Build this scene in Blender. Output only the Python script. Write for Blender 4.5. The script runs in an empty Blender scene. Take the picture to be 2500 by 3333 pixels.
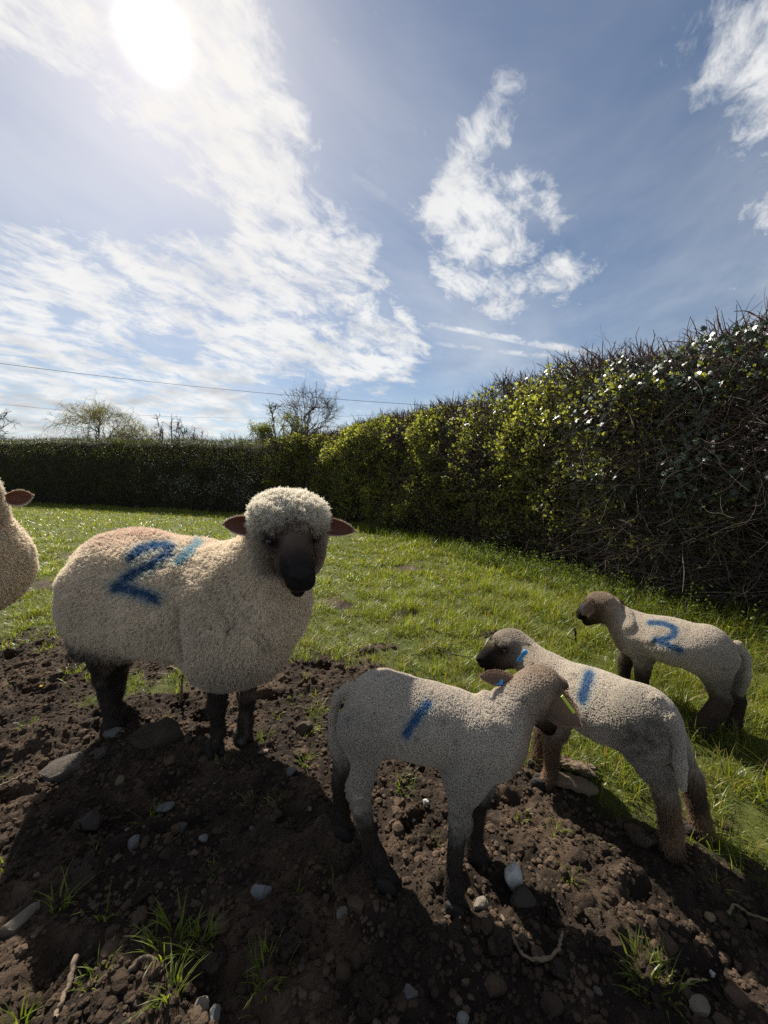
import bpy, bmesh, math, random
import numpy as np
from mathutils import Vector, Matrix, kdtree

R = math.radians
rng = np.random.default_rng(7)
scene = bpy.context.scene
COL = scene.collection

# ------------------------------------------------------------------ camera
cam_data = bpy.data.cameras.new('camera')
cam_data.sensor_fit = 'HORIZONTAL'
cam_data.sensor_width = 36.0
cam_data.lens = 18.0
cam_data.clip_start = 0.02
cam_data.clip_end = 2000.0
cam = bpy.data.objects.new('camera', cam_data)
cam.location = (0.0, 0.0, 1.0)
cam.rotation_euler = (R(85.5), 0.0, 0.0)
COL.objects.link(cam)
scene.camera = cam

# ------------------------------------------------------------------ exposure and renderer
scene.view_settings.view_transform = 'Standard'
scene.view_settings.look = 'None'
scene.view_settings.exposure = 0.80
scene.view_settings.gamma = 1.0
scene.view_settings.use_curve_mapping = False
scene.render.engine = 'CYCLES'
scene.cycles.use_denoising = False
scene.cycles.max_bounces = 6
scene.cycles.diffuse_bounces = 3
scene.cycles.glossy_bounces = 2
scene.cycles.transmission_bounces = 4
scene.cycles.transparent_max_bounces = 4
scene.cycles.sample_clamp_indirect = 4.0
scene.cycles_curves.shape = 'THICK'
scene.cycles_curves.subdivisions = 2

# ------------------------------------------------------------------ sun
SUN = Vector((-0.3523, 0.6425, 0.6805)).normalized()
SUN_EL = math.asin(SUN.z)
SUN_AZ = math.atan2(SUN.x, SUN.y)
sun_data = bpy.data.lights.new('sun', 'SUN')
sun_data.energy = 5.0
sun_data.angle = R(0.6)
sun_data.color = (1.0, 0.94, 0.84)
sun = bpy.data.objects.new('sun', sun_data)
sun.rotation_euler = (-SUN).to_track_quat('-Z', 'Y').to_euler()
sun.location = SUN * 50
COL.objects.link(sun)

# ------------------------------------------------------------------ sky: Nishita with drifting cloud
world = bpy.data.worlds.new('World')
scene.world = world
world.use_nodes = True
NT = world.node_tree
NT.nodes.clear()


class Nodes:
    """Small helper that wires shader nodes as expressions."""
    def __init__(self, nt):
        self.nt = nt

    def new(self, kind, **props):
        n = self.nt.nodes.new(kind)
        for k, v in props.items():
            setattr(n, k, v)
        return n

    def put(self, sock, v):
        if isinstance(v, bpy.types.NodeSocket):
            self.nt.links.new(v, sock)
        elif v is not None:
            if sock.type == 'RGBA' and len(v) == 3:
                v = (*v, 1.0)
            sock.default_value = v

    def math(self, op, a, b=None, c=None, clamp=False):
        n = self.new('ShaderNodeMath', operation=op, use_clamp=clamp)
        for i, v in enumerate((a, b, c)):
            if v is not None:
                self.put(n.inputs[i], v)
        return n.outputs[0]

    def vmath(self, op, a, b=None, out=0):
        n = self.new('ShaderNodeVectorMath', operation=op)
        self.put(n.inputs[0], a)
        if b is not None:
            self.put(n.inputs[1], b)
        return n.outputs['Value'] if out == 'v' else n.outputs[0]

    def smooth(self, v, lo, hi, to_lo=0.0, to_hi=1.0):
        n = self.new('ShaderNodeMapRange', interpolation_type='SMOOTHSTEP')
        self.put(n.inputs['Value'], v)
        n.inputs['From Min'].default_value = lo
        n.inputs['From Max'].default_value = hi
        n.inputs['To Min'].default_value = to_lo
        n.inputs['To Max'].default_value = to_hi
        return n.outputs['Result']

    def mix(self, f, a, b):
        n = self.new('ShaderNodeMix', data_type='RGBA')
        self.put(n.inputs['Factor'], f)
        self.put(n.inputs[6], a)
        self.put(n.inputs[7], b)
        return n.outputs[2]

    def noise(self, vec, scale, detail=5.0, rough=0.55, distort=0.0, out='Fac'):
        n = self.new('ShaderNodeTexNoise')
        if vec is not None:
            self.put(n.inputs['Vector'], vec)
        n.inputs['Scale'].default_value = scale
        n.inputs['Detail'].default_value = detail
        n.inputs['Roughness'].default_value = rough
        n.inputs['Distortion'].default_value = distort
        return n.outputs[out]


W = Nodes(NT)
gen = W.new('ShaderNodeTexCoord').outputs['Generated']
sep = W.new('ShaderNodeSeparateXYZ')
W.put(sep.inputs[0], gen)
sx, sy, sz = sep.outputs
zc = W.math('ADD', W.math('MAXIMUM', sz, 0.0), 0.16)
cu = W.math('DIVIDE', sx, zc)
cv = W.math('DIVIDE', sy, zc)
comb = W.new('ShaderNodeCombineXYZ')
W.put(comb.inputs[0], cu)
W.put(comb.inputs[1], cv)
plane = comb.outputs[0]
mp = W.new('ShaderNodeMapping')
W.put(mp.inputs['Vector'], plane)
mp.vector_type = 'TEXTURE'
mp.inputs['Rotation'].default_value = (0, 0, R(52))
mp.inputs['Scale'].default_value = (1.5, 1.0, 1.0)
pl2 = mp.outputs[0]
warp = W.noise(plane, 1.9, 4.0, 0.6, out='Color')
warped = W.vmath('ADD', pl2, W.vmath('MULTIPLY', W.vmath('SUBTRACT', warp, (0.5, 0.5, 0.5)), (0.22, 0.22, 0.0)))
n_fine = W.noise(warped, 8.5, 13.0, 0.68)
n_big = W.noise(warped, 3.0, 8.0, 0.60)

# where the cloud banks stand: directions on the sky with a reach and a weight
BANKS = [
    # the long bank that runs down from the sun
    ((-0.4919, 0.5869, 0.6431), 0.34, 0.55), ((-0.5318, 0.5982, 0.5994), 0.30, 0.50), ((-0.4492, 0.6596, 0.6026), 0.26, 0.55), ((-0.3717, 0.7214, 0.5843), 0.22, 0.60), ((-0.2899, 0.785, 0.5475), 0.20, 0.60),
    ((-0.2029, 0.8353, 0.5109), 0.17, 0.55), ((-0.1144, 0.8798, 0.4615), 0.15, 0.50), ((-0.014, 0.909, 0.4167), 0.12, 0.42),
    ((-0.3085, 0.6674, 0.6777), 0.28, 0.30), ((-0.2367, 0.7397, 0.63), 0.16, 0.25),
    # the low bank on the left
    ((-0.6292, 0.6631, 0.4055), 0.20, 0.60), ((-0.5839, 0.7146, 0.3852), 0.24, 0.80), ((-0.6677, 0.6914, 0.2759), 0.30, 0.90), ((-0.5005, 0.7848, 0.3655), 0.24, 0.85),
    ((-0.58, 0.7832, 0.2241), 0.28, 0.75), ((-0.3718, 0.86, 0.3496), 0.22, 0.80), ((-0.2244, 0.9074, 0.3553), 0.18, 0.75), ((-0.0729, 0.9401, 0.3329), 0.15, 0.65),
    ((0.0517, 0.9501, 0.3078), 0.11, 0.55), ((-0.4354, 0.8811, 0.1847), 0.20, 0.55), ((-0.1482, 0.9508, 0.272), 0.08, 0.30), ((-0.5697, 0.6696, 0.4765), 0.08, 0.30),
    # the lone cumulus right of the middle
    ((0.1693, 0.803, 0.5714), 0.10, 0.45), ((0.2235, 0.8395, 0.4953), 0.14, 0.85), ((0.3222, 0.8282, 0.4586), 0.10, 0.45), ((0.1473, 0.8438, 0.5161), 0.08, 0.35), ((0.2067, 0.8266, 0.5234), 0.14, 0.60), ((0.1735, 0.8455, 0.5049), 0.12, 0.45), ((0.2847, 0.8309, 0.4781), 0.12, 0.50),
    ((0.3806, 0.8165, 0.4342), 0.09, 0.45), ((0.4233, 0.8023, 0.4208), 0.05, 0.25), ((0.255, 0.874, 0.4136), 0.08, 0.42), ((0.1906, 0.7525, 0.6304), 0.07, 0.36), ((0.2111, 0.7143, 0.6672), 0.07, 0.34),
    ((0.2964, 0.7729, 0.561), 0.05, 0.35), ((0.0447, 0.7528, 0.6567), 0.05, 0.28),
    # the right edge
    ((0.518, 0.5942, 0.6154), 0.15, 0.40), ((0.5625, 0.6001, 0.5688), 0.14, 0.34), ((0.5992, 0.6523, 0.4642), 0.13, 0.26),
    # the blue wedges between the banks
    ((-0.562, 0.634, 0.5312), 0.13, -0.70), ((-0.5109, 0.6818, 0.5236), 0.12, -0.80), ((-0.4298, 0.7406, 0.5165), 0.09, -0.70), ((-0.3422, 0.7926, 0.5047), 0.06, -0.55), ((-0.1113, 0.7828, 0.6122), 0.13, -0.20),
    ((0.0541, 0.8843, 0.4638), 0.09, -0.40), ((0.4517, 0.7464, 0.4887), 0.25, -0.35), ((0.1864, 0.9536, 0.2365), 0.14, -0.35), ((-0.4312, 0.8545, 0.2897), 0.05, -0.5), ((-0.4904, 0.8215, 0.2909), 0.04, -0.4), ((-0.1885, 0.9612, 0.2015), 0.09, -0.45), ((-0.2918, 0.9316, 0.2168), 0.06, -0.35), ((-0.5967, 0.7375, 0.3162), 0.03, -0.4),
    ((0.3196, 0.6694, 0.6707), 0.20, -0.25),
]
cov = gaps = None
for d, reach, wgt in BANKS:
    dist = W.vmath('DISTANCE', gen, d, out='v')
    v = W.smooth(dist, reach * 1.25, 0.0, 0.0, wgt)
    if wgt > 0:
        cov = v if cov is None else W.math('ADD', cov, v)
    else:
        gaps = v if gaps is None else W.math('ADD', gaps, v)
cov = W.math('ADD', W.math('MINIMUM', cov, 0.58), gaps)
cov = W.math('ADD', cov, W.smooth(sy, 0.15, -0.25, 0.0, 0.10))          # unseen sky behind the camera: broken cloud, kept thin to lower the fill light
detail = W.math('ADD', W.math('MULTIPLY', n_fine, 2.3), W.math('MULTIPLY', n_big, 1.0))
dens = W.smooth(W.math('ADD', detail, cov), 1.74, 2.48)
# contrails: thin streaks along great circles
for a, b, wdt, amt in (((0.0929, 0.9248, 0.369), (0.4658, 0.8437, 0.2669), 0.014, 1.0), ((0.1091, 0.9381, 0.3287), (0.4247, 0.866, 0.2642), 0.012, 0.75),
                       ((-0.1447, 0.7741, 0.6162), (0.0504, 0.8329, 0.5512), 0.022, 0.28), ((-0.5254, 0.7982, 0.2946), (-0.1837, 0.9431, 0.277), 0.018, 0.40), ((-0.4208, 0.7985, 0.4305), (-0.0917, 0.9152, 0.3924), 0.010, 0.5)):
    a, b = Vector(a), Vector(b)
    nrm, mid = a.cross(b).normalized(), (a + b).normalized()
    half = math.acos(max(-1, min(1, a.normalized().dot(b.normalized())))) / 2
    off = W.math('ABSOLUTE', W.math('ADD', W.vmath('DOT_PRODUCT', gen, tuple(nrm), out='v'),
                                    W.math('MULTIPLY', W.math('SUBTRACT', n_fine, 0.5), wdt * 1.2)))
    across = W.smooth(off, wdt, wdt * 0.1)
    along = W.smooth(W.vmath('DOT_PRODUCT', gen, tuple(mid), out='v'), math.cos(half * 1.15), math.cos(half * 0.5))
    streak = W.math('MULTIPLY', W.math('MULTIPLY', across, along), amt)
    dens = W.math('MAXIMUM', dens, W.math('MULTIPLY', streak, W.smooth(n_fine, 0.25, 0.65)))
# thin high veil
veil = W.math('MULTIPLY', W.smooth(W.noise(pl2, 0.9, 7.0, 0.6, 0.4), 0.30, 0.72), 0.50)
dens = W.math('MAXIMUM', dens, W.math('MULTIPLY', veil, 0.9))
dens = W.math('MULTIPLY', dens, W.smooth(sz, -0.02, 0.05))

sky = W.new('ShaderNodeTexSky', sky_type='NISHITA')
sky.sun_disc = False
sky.sun_elevation = SUN_EL
sky.sun_rotation = SUN_AZ
sky.altitude = 50
sky.air_density = 1.0
sky.dust_density = 0.5
sky.ozone_density = 1.6
SKY_STRENGTH = 0.050
to_sun = W.vmath('DOT_PRODUCT', gen, tuple(SUN), out='v')
glow_wide = W.math('POWER', W.math('MAXIMUM', to_sun, 0.0), 14.0)
glow_mid = W.math('POWER', W.math('MAXIMUM', to_sun, 0.0), 110.0)
core = W.math('POWER', W.smooth(to_sun, math.cos(R(4.4)), math.cos(R(0.3))), 2.2)
# cloud light: bright and white where thin or near the sun, grey where the bank is thick
thick = W.math('MULTIPLY', W.smooth(W.noise(plane, 2.6, 6.0, 0.55), 0.42, 0.75), W.smooth(sz, 0.55, 0.15, 0.25, 1.0))
CL = 0.51 / SKY_STRENGTH
lit = W.mix(thick, (1.06 * CL, 1.06 * CL, 1.05 * CL), (0.50 * CL, 0.52 * CL, 0.55 * CL))
cloud = W.mix(W.math('MULTIPLY', glow_wide, 0.55), lit, (1.05 * CL, 1.0 * CL, 0.93 * CL))
base = W.mix(W.math('MULTIPLY', dens, 0.93), sky.outputs[0], cloud)
def glow_rgb(f, rgb):
    n = W.new('ShaderNodeVectorMath', operation='SCALE')
    n.inputs[0].default_value = rgb
    W.put(n.inputs['Scale'], f)
    return n.outputs[0]
tot = W.vmath('ADD', base, glow_rgb(glow_wide, (0.035 * CL, 0.033 * CL, 0.030 * CL)))
tot = W.vmath('ADD', tot, glow_rgb(glow_mid, (0.05 * CL, 0.042 * CL, 0.026 * CL)))
tot = W.vmath('ADD', tot, glow_rgb(core, (0.55 * CL, 0.50 * CL, 0.38 * CL)))
bg = W.new('ShaderNodeBackground')
W.put(bg.inputs['Color'], tot)
bg.inputs['Strength'].default_value = SKY_STRENGTH
wout = W.new('ShaderNodeOutputWorld')
NT.links.new(bg.outputs[0], wout.inputs[0])


# ------------------------------------------------------------------ helpers
def tag(o, label=None, cat=None, group=None, kind=None):
    if label: o['label'] = label
    if cat: o['category'] = cat
    if group: o['group'] = group
    if kind: o['kind'] = kind
    return o


def empty(name, loc=(0, 0, 0)):
    o = bpy.data.objects.new(name, None)
    o.empty_display_size = 0.05
    o.location = loc
    COL.objects.link(o)
    return o


def link(name, data, mat=None, parent=None, loc=None):
    o = bpy.data.objects.new(name, data)
    if mat is not None:
        data.materials.append(mat)
    if parent is not None:
        o.parent = parent
    if loc is not None:
        o.location = loc
    COL.objects.link(o)
    return o


def mesh_np(name, V, F, col=None, smooth=True):
    """A mesh from numpy arrays; F is a list of (n, k) index arrays."""
    if isinstance(F, np.ndarray):
        F = [F]
    F = [f for f in F if len(f)]
    me = bpy.data.meshes.new(name)
    V = np.asarray(V, dtype=np.float32)
    me.vertices.add(len(V))
    me.vertices.foreach_set('co', V.ravel())
    loops = np.concatenate([f.ravel() for f in F]).astype(np.int32)
    sizes = np.concatenate([np.full(len(f), f.shape[1], dtype=np.int32) for f in F])
    starts = np.concatenate([[0], np.cumsum(sizes)[:-1]]).astype(np.int32)
    me.loops.add(len(loops))
    me.loops.foreach_set('vertex_index', loops)
    me.polygons.add(len(sizes))
    me.polygons.foreach_set('loop_start', starts)
    me.polygons.foreach_set('loop_total', sizes)
    me.polygons.foreach_set('use_smooth', np.full(len(sizes), smooth, dtype=bool))
    me.update(calc_edges=True)
    if col is not None:
        a = me.color_attributes.new('col', 'FLOAT_COLOR', 'POINT')
        c = np.ones((len(V), 4), dtype=np.float32)
        c[:, :3] = col
        a.data.foreach_set('color', c.ravel())
    return me


def curves_np(name, pts, rad, col=None):
    """Strands: pts (n, k, 3), rad (n, k), col (n, 3)."""
    n, k = pts.shape[:2]
    c = bpy.data.hair_curves.new(name)
    c.add_curves([k] * n)
    c.position_data.foreach_set('vector', np.ascontiguousarray(pts, dtype=np.float32).ravel())
    a = c.attributes.get('radius') or c.attributes.new('radius', 'FLOAT', 'POINT')
    a.data.foreach_set('value', np.ascontiguousarray(rad, dtype=np.float32).ravel())
    if col is not None:
        ca = c.attributes.new('col', 'FLOAT_COLOR', 'POINT')
        cc = np.ones((n, k, 4), dtype=np.float32)
        cc[:, :, :3] = col[:, None, :]
        ca.data.foreach_set('color', cc.ravel())
    return c


_perm = np.random.default_rng(11).permutation(256).astype(np.int64)
_perm = np.concatenate([_perm, _perm, _perm])
_g3 = np.random.default_rng(12).normal(size=(256, 3))
_g3 /= np.linalg.norm(_g3, axis=1)[:, None]


def perlin(p):
    """Gradient noise in about -1..1 at points p (n, 3)."""
    p = np.asarray(p, dtype=np.float64)
    i = np.floor(p).astype(np.int64)
    f = p - i
    u = f * f * f * (f * (f * 6 - 15) + 10)
    i &= 255
    out = np.zeros(len(p))
    for dx in (0, 1):
        wx = u[:, 0] if dx else 1 - u[:, 0]
        for dy in (0, 1):
            wy = u[:, 1] if dy else 1 - u[:, 1]
            for dz in (0, 1):
                wz = u[:, 2] if dz else 1 - u[:, 2]
                h = _perm[_perm[_perm[(i[:, 0] + dx) & 255] + ((i[:, 1] + dy) & 255)] + ((i[:, 2] + dz) & 255)]
                g = _g3[h]
                out += wx * wy * wz * (g[:, 0] * (f[:, 0] - dx) + g[:, 1] * (f[:, 1] - dy) + g[:, 2] * (f[:, 2] - dz))
    return out * 1.5


def fbm(p, octaves=4, gain=0.5, lac=2.03):
    p = np.asarray(p, dtype=np.float64)
    out, a, tot = np.zeros(len(p)), 1.0, 0.0
    for k in range(octaves):
        out += a * perlin(p + 17.3 * k)
        tot += a
        a *= gain
        p = p * lac
    return out / tot


_cell = np.random.default_rng(13).random((65536, 3))


def worley2(p):
    """Distance to the nearest and second cell point (n, 2) -> f1, f2, id value."""
    i = np.floor(p).astype(np.int64)
    f1 = np.full(len(p), 9.0)
    f2 = np.full(len(p), 9.0)
    idv = np.zeros(len(p))
    for dx in (-1, 0, 1):
        for dy in (-1, 0, 1):
            c = i + (dx, dy)
            r = _cell[((c[:, 0] * 73856093) ^ (c[:, 1] * 19349663)) & 65535]
            d = np.hypot(c[:, 0] + r[:, 0] - p[:, 0], c[:, 1] + r[:, 1] - p[:, 1])
            closer = d < f1
            f2 = np.where(closer, f1, np.minimum(f2, d))
            idv = np.where(closer, r[:, 2], idv)
            f1 = np.where(closer, d, f1)
    return f1, f2, idv


def p3(x, y, z=0.0):
    return np.stack([x, y, np.zeros_like(x) + z], axis=-1)


def sstep(lo, hi, v):
    t = np.clip((v - lo) / (hi - lo), 0, 1)
    return t * t * (3 - 2 * t)


def material(name, rough=0.85, col=(0.5, 0.5, 0.5), attr=False, spec=0.25, trans=0.0, trans_tint=(1, 1, 1), bump=None, bump2=None, vary=None):
    """Principled (optionally with a translucent share) whose colour is a constant or the 'col' attribute, varied by noise, with noise bumps."""
    m = bpy.data.materials.new(name)
    m.use_nodes = True
    nt = m.node_tree
    nt.nodes.clear()
    N = Nodes(nt)
    if attr:
        a = N.new('ShaderNodeAttribute', attribute_name='col')
        c = a.outputs['Color']
    else:
        rgb = N.new('ShaderNodeRGB')
        rgb.outputs[0].default_value = (*col, 1)
        c = rgb.outputs[0]
    pos = N.new('ShaderNodeTexCoord').outputs['Object']
    if vary:
        scale, amount = vary
        f = N.noise(pos, scale, 6.0, 0.6)
        k = N.math('MULTIPLY_ADD', f, 2 * amount, 1 - amount)
        n = N.new('ShaderNodeVectorMath', operation='SCALE')
        N.put(n.inputs[0], c)
        N.put(n.inputs['Scale'], k)
        c = n.outputs[0]
    b = N.new('ShaderNodeBsdfPrincipled')
    N.put(b.inputs['Base Color'], c)
    b.inputs['Roughness'].default_value = rough
    b.inputs['Specular IOR Level'].default_value = spec
    nrm = None
    for bm_ in (bump, bump2):
        if bm_:
            kind, scale, dist = bm_
            if kind == 'noise':
                h = N.noise(pos, scale, 6.0, 0.62)
            else:
                v = N.new('ShaderNodeTexVoronoi')
                N.put(v.inputs['Vector'], pos)
                v.inputs['Scale'].default_value = scale
                h = N.math('SUBTRACT', 1.0, v.outputs['Distance'])
            bn = N.new('ShaderNodeBump')
            bn.inputs['Strength'].default_value = 1.0
            bn.inputs['Distance'].default_value = dist
            N.put(bn.inputs['Height'], h)
            if nrm is not None:
                N.put(bn.inputs['Normal'], nrm)
            nrm = bn.outputs[0]
    if nrm is not None:
        N.put(b.inputs['Normal'], nrm)
    out = N.new('ShaderNodeOutputMaterial')
    if trans > 0:
        t = N.new('ShaderNodeBsdfTranslucent')
        tc = N.new('ShaderNodeVectorMath', operation='MULTIPLY')
        N.put(tc.inputs[0], c)
        tc.inputs[1].default_value = trans_tint
        N.put(t.inputs['Color'], tc.outputs[0])
        mx = N.new('ShaderNodeMixShader')
        mx.inputs[0].default_value = trans
        nt.links.new(b.outputs[0], mx.inputs[1])
        nt.links.new(t.outputs[0], mx.inputs[2])
        nt.links.new(mx.outputs[0], out.inputs[0])
    else:
        nt.links.new(b.outputs[0], out.inputs[0])
    return m

# ------------------------------------------------------------------ ground
MUD_X = [-60, -6.0, -3.6, -2.6, -2.2, -1.4, -0.6, -0.1, 0.1, 0.3, 0.5, 0.62, 0.72, 0.80, 0.95, 1.3, 4.0]
MUD_Y = [-9, 1.0, 2.0, 2.45, 2.40, 2.35, 2.29, 2.10, 1.92, 1.62, 1.36, 1.25, 1.10, 1.00, 0.85, 0.62, 0.2]


FEET = [(-0.623, 1.350), (-0.545, 1.418), (-1.092, 1.470), (-1.208, 1.645),
        (0.168, 0.832), (0.250, 0.950), (0.010, 0.884), (-0.118, 1.032),
        (0.512, 1.197), (0.536, 1.287), (0.772, 0.955), (0.884, 1.016), (1.118, 1.645), (1.235, 1.430), (1.370, 1.454)]


def grassiness(x, y):
    """1 on turf, 0 on bare soil."""
    edge = np.interp(x, MUD_X, MUD_Y)
    e = (y - edge) + 0.36 * fbm(p3(x, y) * 1.7, 3) + 0.24 * perlin(p3(x, y) * 5.0) + 0.10 * perlin(p3(x, y) * 13.0)
    g = sstep(-0.16, 0.16, e)
    for cx, cy, r in ((-0.9, 3.6, 0.16), (0.75, 3.3, 0.14), (0.25, 4.4, 0.22), (-1.6, 4.3, 0.22), (0.62, 2.35, 0.13), (-2.2, 6.0, 0.4), (-5.5, 8.0, 0.5), (-3.2, 3.6, 0.55), (-2.25, 3.0, 0.35), (-0.35, 3.1, 0.20), (0.35, 2.75, 0.20), (-3.9, 5.2, 0.7), (-0.6, 2.55, 0.18), (0.05, 2.25, 0.16)):
        d = np.hypot(x - cx, (y - cy) * 1.6) + 0.25 * perlin(p3(x, y, 3.1) * 5.0)
        g = g * sstep(r * 0.4, r * 1.1, d)
    # ragged patches of turf left standing in the trodden part
    isl = fbm(p3(x, y, 14.0) * 2.6, 3) + 0.35 * perlin(p3(x, y, 15.0) * 9.0)
    g = np.maximum(g, 0.85 * sstep(0.22, 0.42, isl) * sstep(1.35, 1.75, y + 0.5 * np.clip(-x - 0.6, 0, 1)) * sstep(0.2, -0.3, x))
    return g


def ground_base(x, y):
    z = 0.05 * perlin(p3(x, y) * 0.22) + 0.022 * perlin(p3(x, y, 5.0) * 0.9)
    z = z * sstep(0.4, 4.0, np.hypot(x, y)) * 1.0
    # the bank at the hedge foot
    return z


def ground_z(x, y):
    x = np.asarray(x, dtype=np.float64)
    y = np.asarray(y, dtype=np.float64)
    z = ground_base(x, y)
    near = (np.abs(x) < 5) & (y < 7) & (y > -0.5)
    if near.any():
        xn, yn = x[near], y[near]
        mud = 1 - grassiness(xn, yn) * 0.75
        q = np.stack([xn, yn], -1)
        w = np.stack([perlin(p3(xn, yn, 1.0) * 9), perlin(p3(xn, yn, 2.0) * 9)], -1) * 0.025
        f1, f2, idv = worley2((q + w) * 15.0)
        clod = np.clip(1 - f1 * 1.25, 0, 1) ** 0.8 * idv ** 2
        f1b, _, idb = worley2((q + w) * 43.0)
        crumb = np.clip(1 - f1b * 1.2, 0, 1) ** 0.7 * idb
        fine_r = fbm(p3(xn, yn, 3.0) * 34.0, 3, 0.7)
        rough = fbm(p3(xn, yn, 7.0) * 5.0, 5, 0.55)
        dz = 0.014 * clod + 0.011 * crumb + 0.036 * rough + 0.013 * fine_r
        # trodden hollows
        holes = sstep(0.20, 0.55, perlin(p3(xn, yn, 9.0) * 3.2))
        dz -= 0.050 * holes
        # cloven prints pressed in
        pf, _, pid = worley2(np.stack([xn * 4.2 + 0.4 * perlin(p3(xn, yn, 12.0) * 8), yn * 6.0], -1))
        dz += np.where(pid > 0.45, -0.022 * sstep(0.30, 0.16, pf) + 0.010 * np.exp(-((pf - 0.36) / 0.08) ** 2), 0)
        # dragged ridge left of the ewe's hind foot
        rd = np.abs((xn + 1.33) * 0.62 - (yn - 1.38) * 0.78)
        along = (xn + 1.33) * 0.78 + (yn - 1.38) * 0.62
        dz += (0.050 + 0.03 * rough) * np.exp(-(rd / 0.085) ** 2) * np.exp(-(along / 0.30) ** 2)
        for fx_, fy_ in FEET:
            w_ = np.exp(-(((xn - fx_) ** 2 + (yn - fy_) ** 2) / 0.062 ** 2) ** 2)
            dz = dz * (1 - w_) + (-0.004 + 0.010 * crumb) * w_
            ring_ = np.hypot(xn - fx_, yn - fy_)
            dz = dz + 0.012 * np.exp(-((ring_ - 0.065) / 0.02) ** 2) * (0.6 + rough)
        z[near] += mud * dz
    return z


def axis(a, b, step, lo, hi, grow=1.09):
    core = list(np.arange(a, b, step))
    out, s, v = [], step, core[-1]
    while v < hi:
        s *= grow
        v += s
        out.append(v)
    pre, s, v = [], step, a
    while v > lo:
        s *= grow
        v -= s
        pre.append(v)
    return np.array(pre[::-1] + core + out)


gx = axis(-2.1, 1.7, 0.0075, -400, 400)
gy = axis(0.40, 2.7, 0.0075, -60, 900)
X, Y = np.meshgrid(gx, gy)
xf, yf = X.ravel(), Y.ravel()
zf = ground_z(xf, yf)
gn = grassiness(xf, yf)
nx, ny = len(gx), len(gy)
ii = (np.arange(ny - 1)[:, None] * nx + np.arange(nx - 1)[None, :]).ravel()
quads = np.stack([ii, ii + 1, ii + nx + 1, ii + nx], -1)
# soil colour: dark damp loam, paler crusts; turf: thatch and moss between the blades
n1 = fbm(p3(xf, yf, 4.0) * 2.3, 4)
n2 = fbm(p3(xf, yf, 8.0) * 14.0, 3)
dry = sstep(-0.25, 0.6, n1 + 0.6 * n2 + zf * 6)
soil = np.array([0.034, 0.0235, 0.0165]) * (1 - dry[:, None]) + np.array([0.125, 0.084, 0.055]) * dry[:, None]
turf = np.array([0.090, 0.104, 0.022]) + np.array([0.035, 0.030, 0.008]) * n1[:, None]
turf = np.clip(turf, 0.012, 1)
gcol = soil * (1 - gn[:, None]) + turf * gn[:, None]
mat_ground = material('soil_and_turf', rough=0.92, attr=True, spec=0.18, bump=('noise', 70.0, 0.016), bump2=('noise', 300.0, 0.006), vary=(38.0, 0.35))
ground = link('ground', mesh_np('ground', np.stack([xf, yf, zf], -1), quads, gcol), mat_ground)
tag(ground, kind='structure')


def gz1(x, y):
    return float(ground_z(np.array([x]), np.array([y]))[0])


# ------------------------------------------------------------------ crumbs and clods of soil (nobody could count them)
def ico(sub):
    bm = bmesh.new()
    bmesh.ops.create_icosphere(bm, subdivisions=sub, radius=1.0)
    V = np.array([v.co[:] for v in bm.verts])
    F = np.array([[v.index for v in f.verts] for f in bm.faces])
    bm.free()
    return V, F


ICO1, ICO2 = ico(1), ico(2)


def lump(seed, sub=2, rough=0.35, flat=0.8):
    V, F = ICO2 if sub == 2 else (ICO1 if sub == 1 else ico(sub))
    n = fbm(V * 1.6 + seed * 7.7, 4 if sub < 4 else 5, 0.75)
    W_ = V * (1 + rough * 1.5 * n)[:, None]
    W_ = np.sign(W_) * np.abs(W_) ** 0.9
    return W_ * (1, 1, flat), F


def rot_z(a):
    c, s = np.cos(a), np.sin(a)
    z = np.zeros_like(a)
    o = np.ones_like(a)
    return np.stack([np.stack([c, -s, z], -1), np.stack([s, c, z], -1), np.stack([z, z, o], -1)], -2)


def scatter_lumps(protos, pos, size, ang):
    Vs, Fs, off = [], [], 0
    pick = rng.integers(0, len(protos), len(pos))
    for k, (V, F) in enumerate(protos):
        sel = np.where(pick == k)[0]
        if not len(sel):
            continue
        M = rot_z(ang[sel])
        st = rng.uniform(0.75, 1.3, (len(sel), 1, 3))
        P_ = np.einsum('nij,nvj->nvi', M, V[None] * st * size[sel, None, None]) + pos[sel, None, :]
        Vs.append(P_.reshape(-1, 3))
        Fs.append((F[None] + (np.arange(len(sel)) * len(V))[:, None, None] + off).reshape(-1, 3))
        off += len(sel) * len(V)
    return np.concatenate(Vs), np.concatenate(Fs)


def scatter_xy(n, power=1.0, dmax=2.6, keep=None):
    d = 0.55 + (dmax - 0.55) * rng.random(n) ** power
    a = rng.uniform(-1.12, 1.12, n)
    x = (d + 0.60) * a
    y = d
    if keep is not None:
        k = keep(x, y)
        x, y = x[k], y[k]
    return x, y


soil_only = lambda x, y: grassiness(x, y) < rng.random(len(x)) * 0.6
protos1 = [lump(k, 1, 0.5, 0.75) for k in range(8)]
protos2 = [lump(20 + k, 2, 0.5, 0.75) for k in range(8)]
x, y = scatter_xy(37000, 1.0, keep=soil_only)
s = 0.0025 + 0.0065 * rng.random(len(x)) ** 2.5
Va, Fa = scatter_lumps(protos1, np.stack([x, y, ground_z(x, y) + s * 0.2], -1), s, rng.uniform(0, 6.3, len(x)))
clumpy = lambda x, y: soil_only(x, y) & (perlin(p3(x, y, 21.0) * 3.0) > -0.25)
x, y = scatter_xy(2600, 0.9, keep=clumpy)
s = 0.006 + 0.014 * rng.random(len(x)) ** 3.0
Vb, Fb = scatter_lumps(protos2, np.stack([x, y, ground_z(x, y) + s * 0.1], -1), s, rng.uniform(0, 6.3, len(x)))
V = np.concatenate([Va, Vb])
F = np.concatenate([Fa, Fb + len(Va)])
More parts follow.
